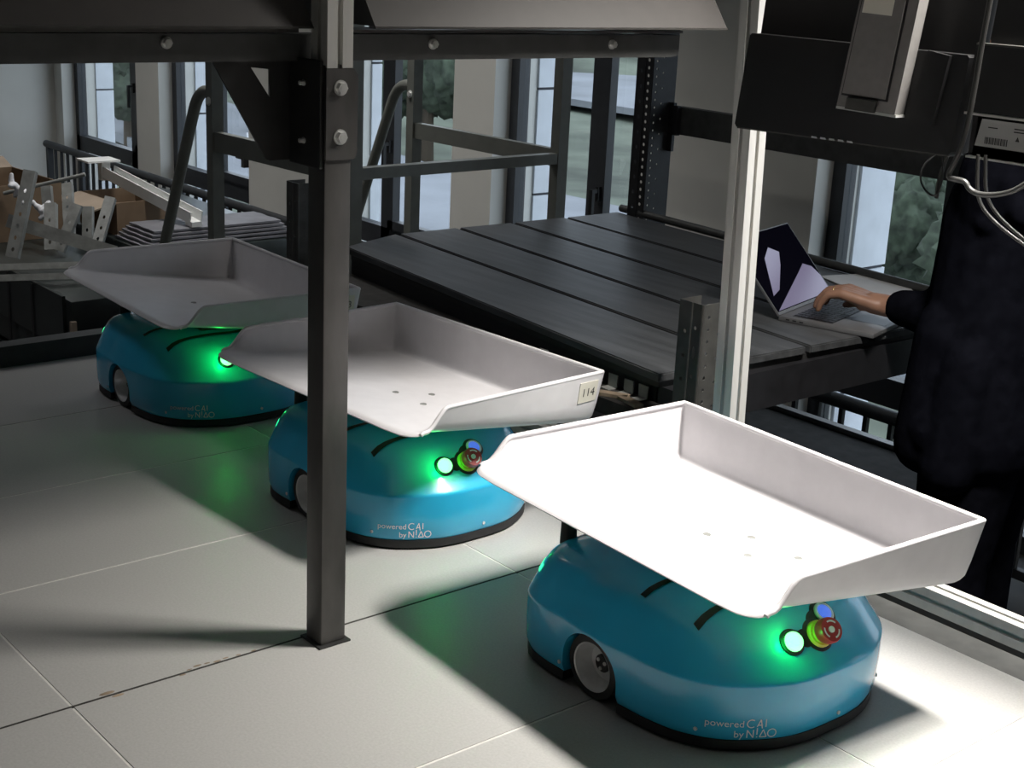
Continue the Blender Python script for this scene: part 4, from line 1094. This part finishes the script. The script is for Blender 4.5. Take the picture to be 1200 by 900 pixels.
# cardboard boxes
def carton(loc, sx, sy, sz, rz, lab, flaps):
    c = thing('cardboard_box', loc, lab, 'box', rot=(0, 0, rz))
    t = .006
    for nm, a, b in (('side', (-sx/2, -sy/2, 0), (sx/2, -sy/2+t, sz)), ('side', (-sx/2, sy/2-t, 0), (sx/2, sy/2, sz)), ('side', (-sx/2, -sy/2+t, 0), (-sx/2+t, sy/2-t, sz)), ('side', (sx/2-t, -sy/2+t, 0), (sx/2, sy/2-t, sz)), ('bottom', (-sx/2+t, -sy/2+t, 0), (sx/2-t, sy/2-t, t))):
        obj(nm, MB().box(a, b), 'card', c)
    for (e, an, ln_) in flaps:
        if e == 'x-': a, b, o, ax = (-sx/2-ln_, -sy/2, sz-t), (-sx/2, sy/2, sz), (-sx/2, 0, sz), 'Y'
        if e == 'x+': a, b, o, ax = (sx/2, -sy/2, sz-t), (sx/2+ln_, sy/2, sz), (sx/2, 0, sz), 'Y'
        if e == 'y-': a, b, o, ax = (-sx/2, -sy/2-ln_, sz-t), (sx/2, -sy/2, sz), (0, -sy/2, sz), 'X'
        if e == 'y+': a, b, o, ax = (-sx/2, sy/2, sz-t), (sx/2, sy/2+ln_, sz), (0, sy/2, sz), 'X'
        obj('flap', MB().box(a, b, Matrix.Rotation(radians(an), 3, ax), o), 'cardlight', c)
    return c
carton((-5.95, 2.16, ST+.0015), .46, .36, .23, .06, 'open brown cardboard box at far left of the pile', [('x-', 20, .10), ('y-', 70, .12)])
carton((-5.82, 2.68, ST+.0015), .34, .27, .14, .05, 'brown cardboard box with raised flap under the white channel', [('y-', 12, .12)])
rq = random.Random(11); pk = []
for k in range(9):
    p = Vector((-5.60+.012*k, 2.095+.012*k, .055-.016*k)); q = p+Vector((rq.uniform(-.02, .02), rq.uniform(-.035, .035), rq.uniform(-.03, .03)))
    pk.append((p, rq.uniform(.008, .016), q, rq.uniform(.006, .012)))
tag(obj('packing_foam', blob(pk, .005, 2), 'whitebag'), 'crumpled white packing sheet hanging from the far left box', 'packing')
# white channel and sheets
cw = thing('white_channel', (-5.5, 2.6, -.2), 'white painted steel channel propped diagonally over a cardboard box', 'channel')
pA, pB = Vector((-5.95, 2.66, .01)), Vector((-5.36, 2.775, -.105))
dd = (pB-pA).normalized(); sd2 = dd.cross(Vector((0, 0, 1))).normalized(); ud2 = sd2.cross(dd)
mb = MB(); prf = [(-.032, -.024), (.032, -.024), (.032, .024), (.027, .024), (.027, -.019), (-.027, -.019), (-.027, .024), (-.032, .024)]
mb.prism(prf, lambda a, b: pA+sd2*a+ud2*b, lambda a, b: pB+sd2*a+ud2*b)
obj('channel', mb, 'white_paint', cw, True)
obj('end_leg', MB().box((-5.40, 2.745, ST+.074), (-5.34, 2.79, -.12)), 'white_paint', cw, True)
obj('top_leg', MB().box((-5.99, 2.63, -.03), (-5.95, 2.67, .055)), 'white_paint', cw, True)
obj('top_plate', MB().box((-6.03, 2.55, .055), (-5.91, 2.70, .063)), 'white_paint', cw, True)
for k in range(5):
    mb = MB(); nx, ny = 10, 8
    x0, x1, y0, y1 = -5.62+.01*k, -5.30-.012*k, 2.53+.012*k, 3.22-.012*k
    z = ST+.0045+.0145*k
    T = [[mb.bm.verts.new((x0+(x1-x0)*i/nx, y0+(y1-y0)*j/ny, z+.008+.0012*sin(i*1.3+k))) for j in range(ny+1)] for i in range(nx+1)]
    Bt = [[mb.bm.verts.new((x0+(x1-x0)*i/nx, y0+(y1-y0)*j/ny, z+.0012*sin(i*1.3+k))) for j in range(ny+1)] for i in range(nx+1)]
    for i in range(nx):
        for j in range(ny):
            mb.bm.faces.new((T[i][j], T[i+1][j], T[i+1][j+1], T[i][j+1])); mb.bm.faces.new((Bt[i][j], Bt[i][j+1], Bt[i+1][j+1], Bt[i+1][j]))
    for i in range(nx):
        mb.bm.faces.new((T[i][0], Bt[i][0], Bt[i+1][0], T[i+1][0])); mb.bm.faces.new((T[i][ny], T[i+1][ny], Bt[i+1][ny], Bt[i][ny]))
    for j in range(ny):
        mb.bm.faces.new((T[0][j], T[0][j+1], Bt[0][j+1], Bt[0][j])); mb.bm.faces.new((T[nx][j], Bt[nx][j], Bt[nx][j+1], T[nx][j+1]))
    tag(obj('packing_sheet', mb, 'sheet', sm=50), ['lowest', 'second lowest', 'middle', 'second highest', 'topmost'][k]+' grey packing sheet of the flat pile right of the cardboard box', 'sheet', 'grey packing sheets in the flat pile')
tag(obj('plastic_bag', blob([(Vector((-4.72, 1.56, -.42)), .07, Vector((-4.74, 1.52, -.25)), .045), (Vector((-4.70, 1.63, -.46)), .05, Vector((-4.70, 1.55, -.465)), .06)], .012, 4), 'whitebag'), 'crumpled white plastic bag at the left edge beyond the curb', 'bag')
bs_ = thing('support_stool', (-4.74, 1.56, GZ), 'dark low stand under the white plastic bag', 'stand')
obj('top', MB().box((-4.95, 1.35, -.575), (-4.55, 1.72, -.55)), 'tarp', bs_, True)
for sx_ in (-4.93, -4.60):
    for sy_ in (1.37, 1.67): obj('leg', MB().box((sx_, sy_, GZ), (sx_+.03, sy_+.03, -.575)), 'tarp', bs_, True)
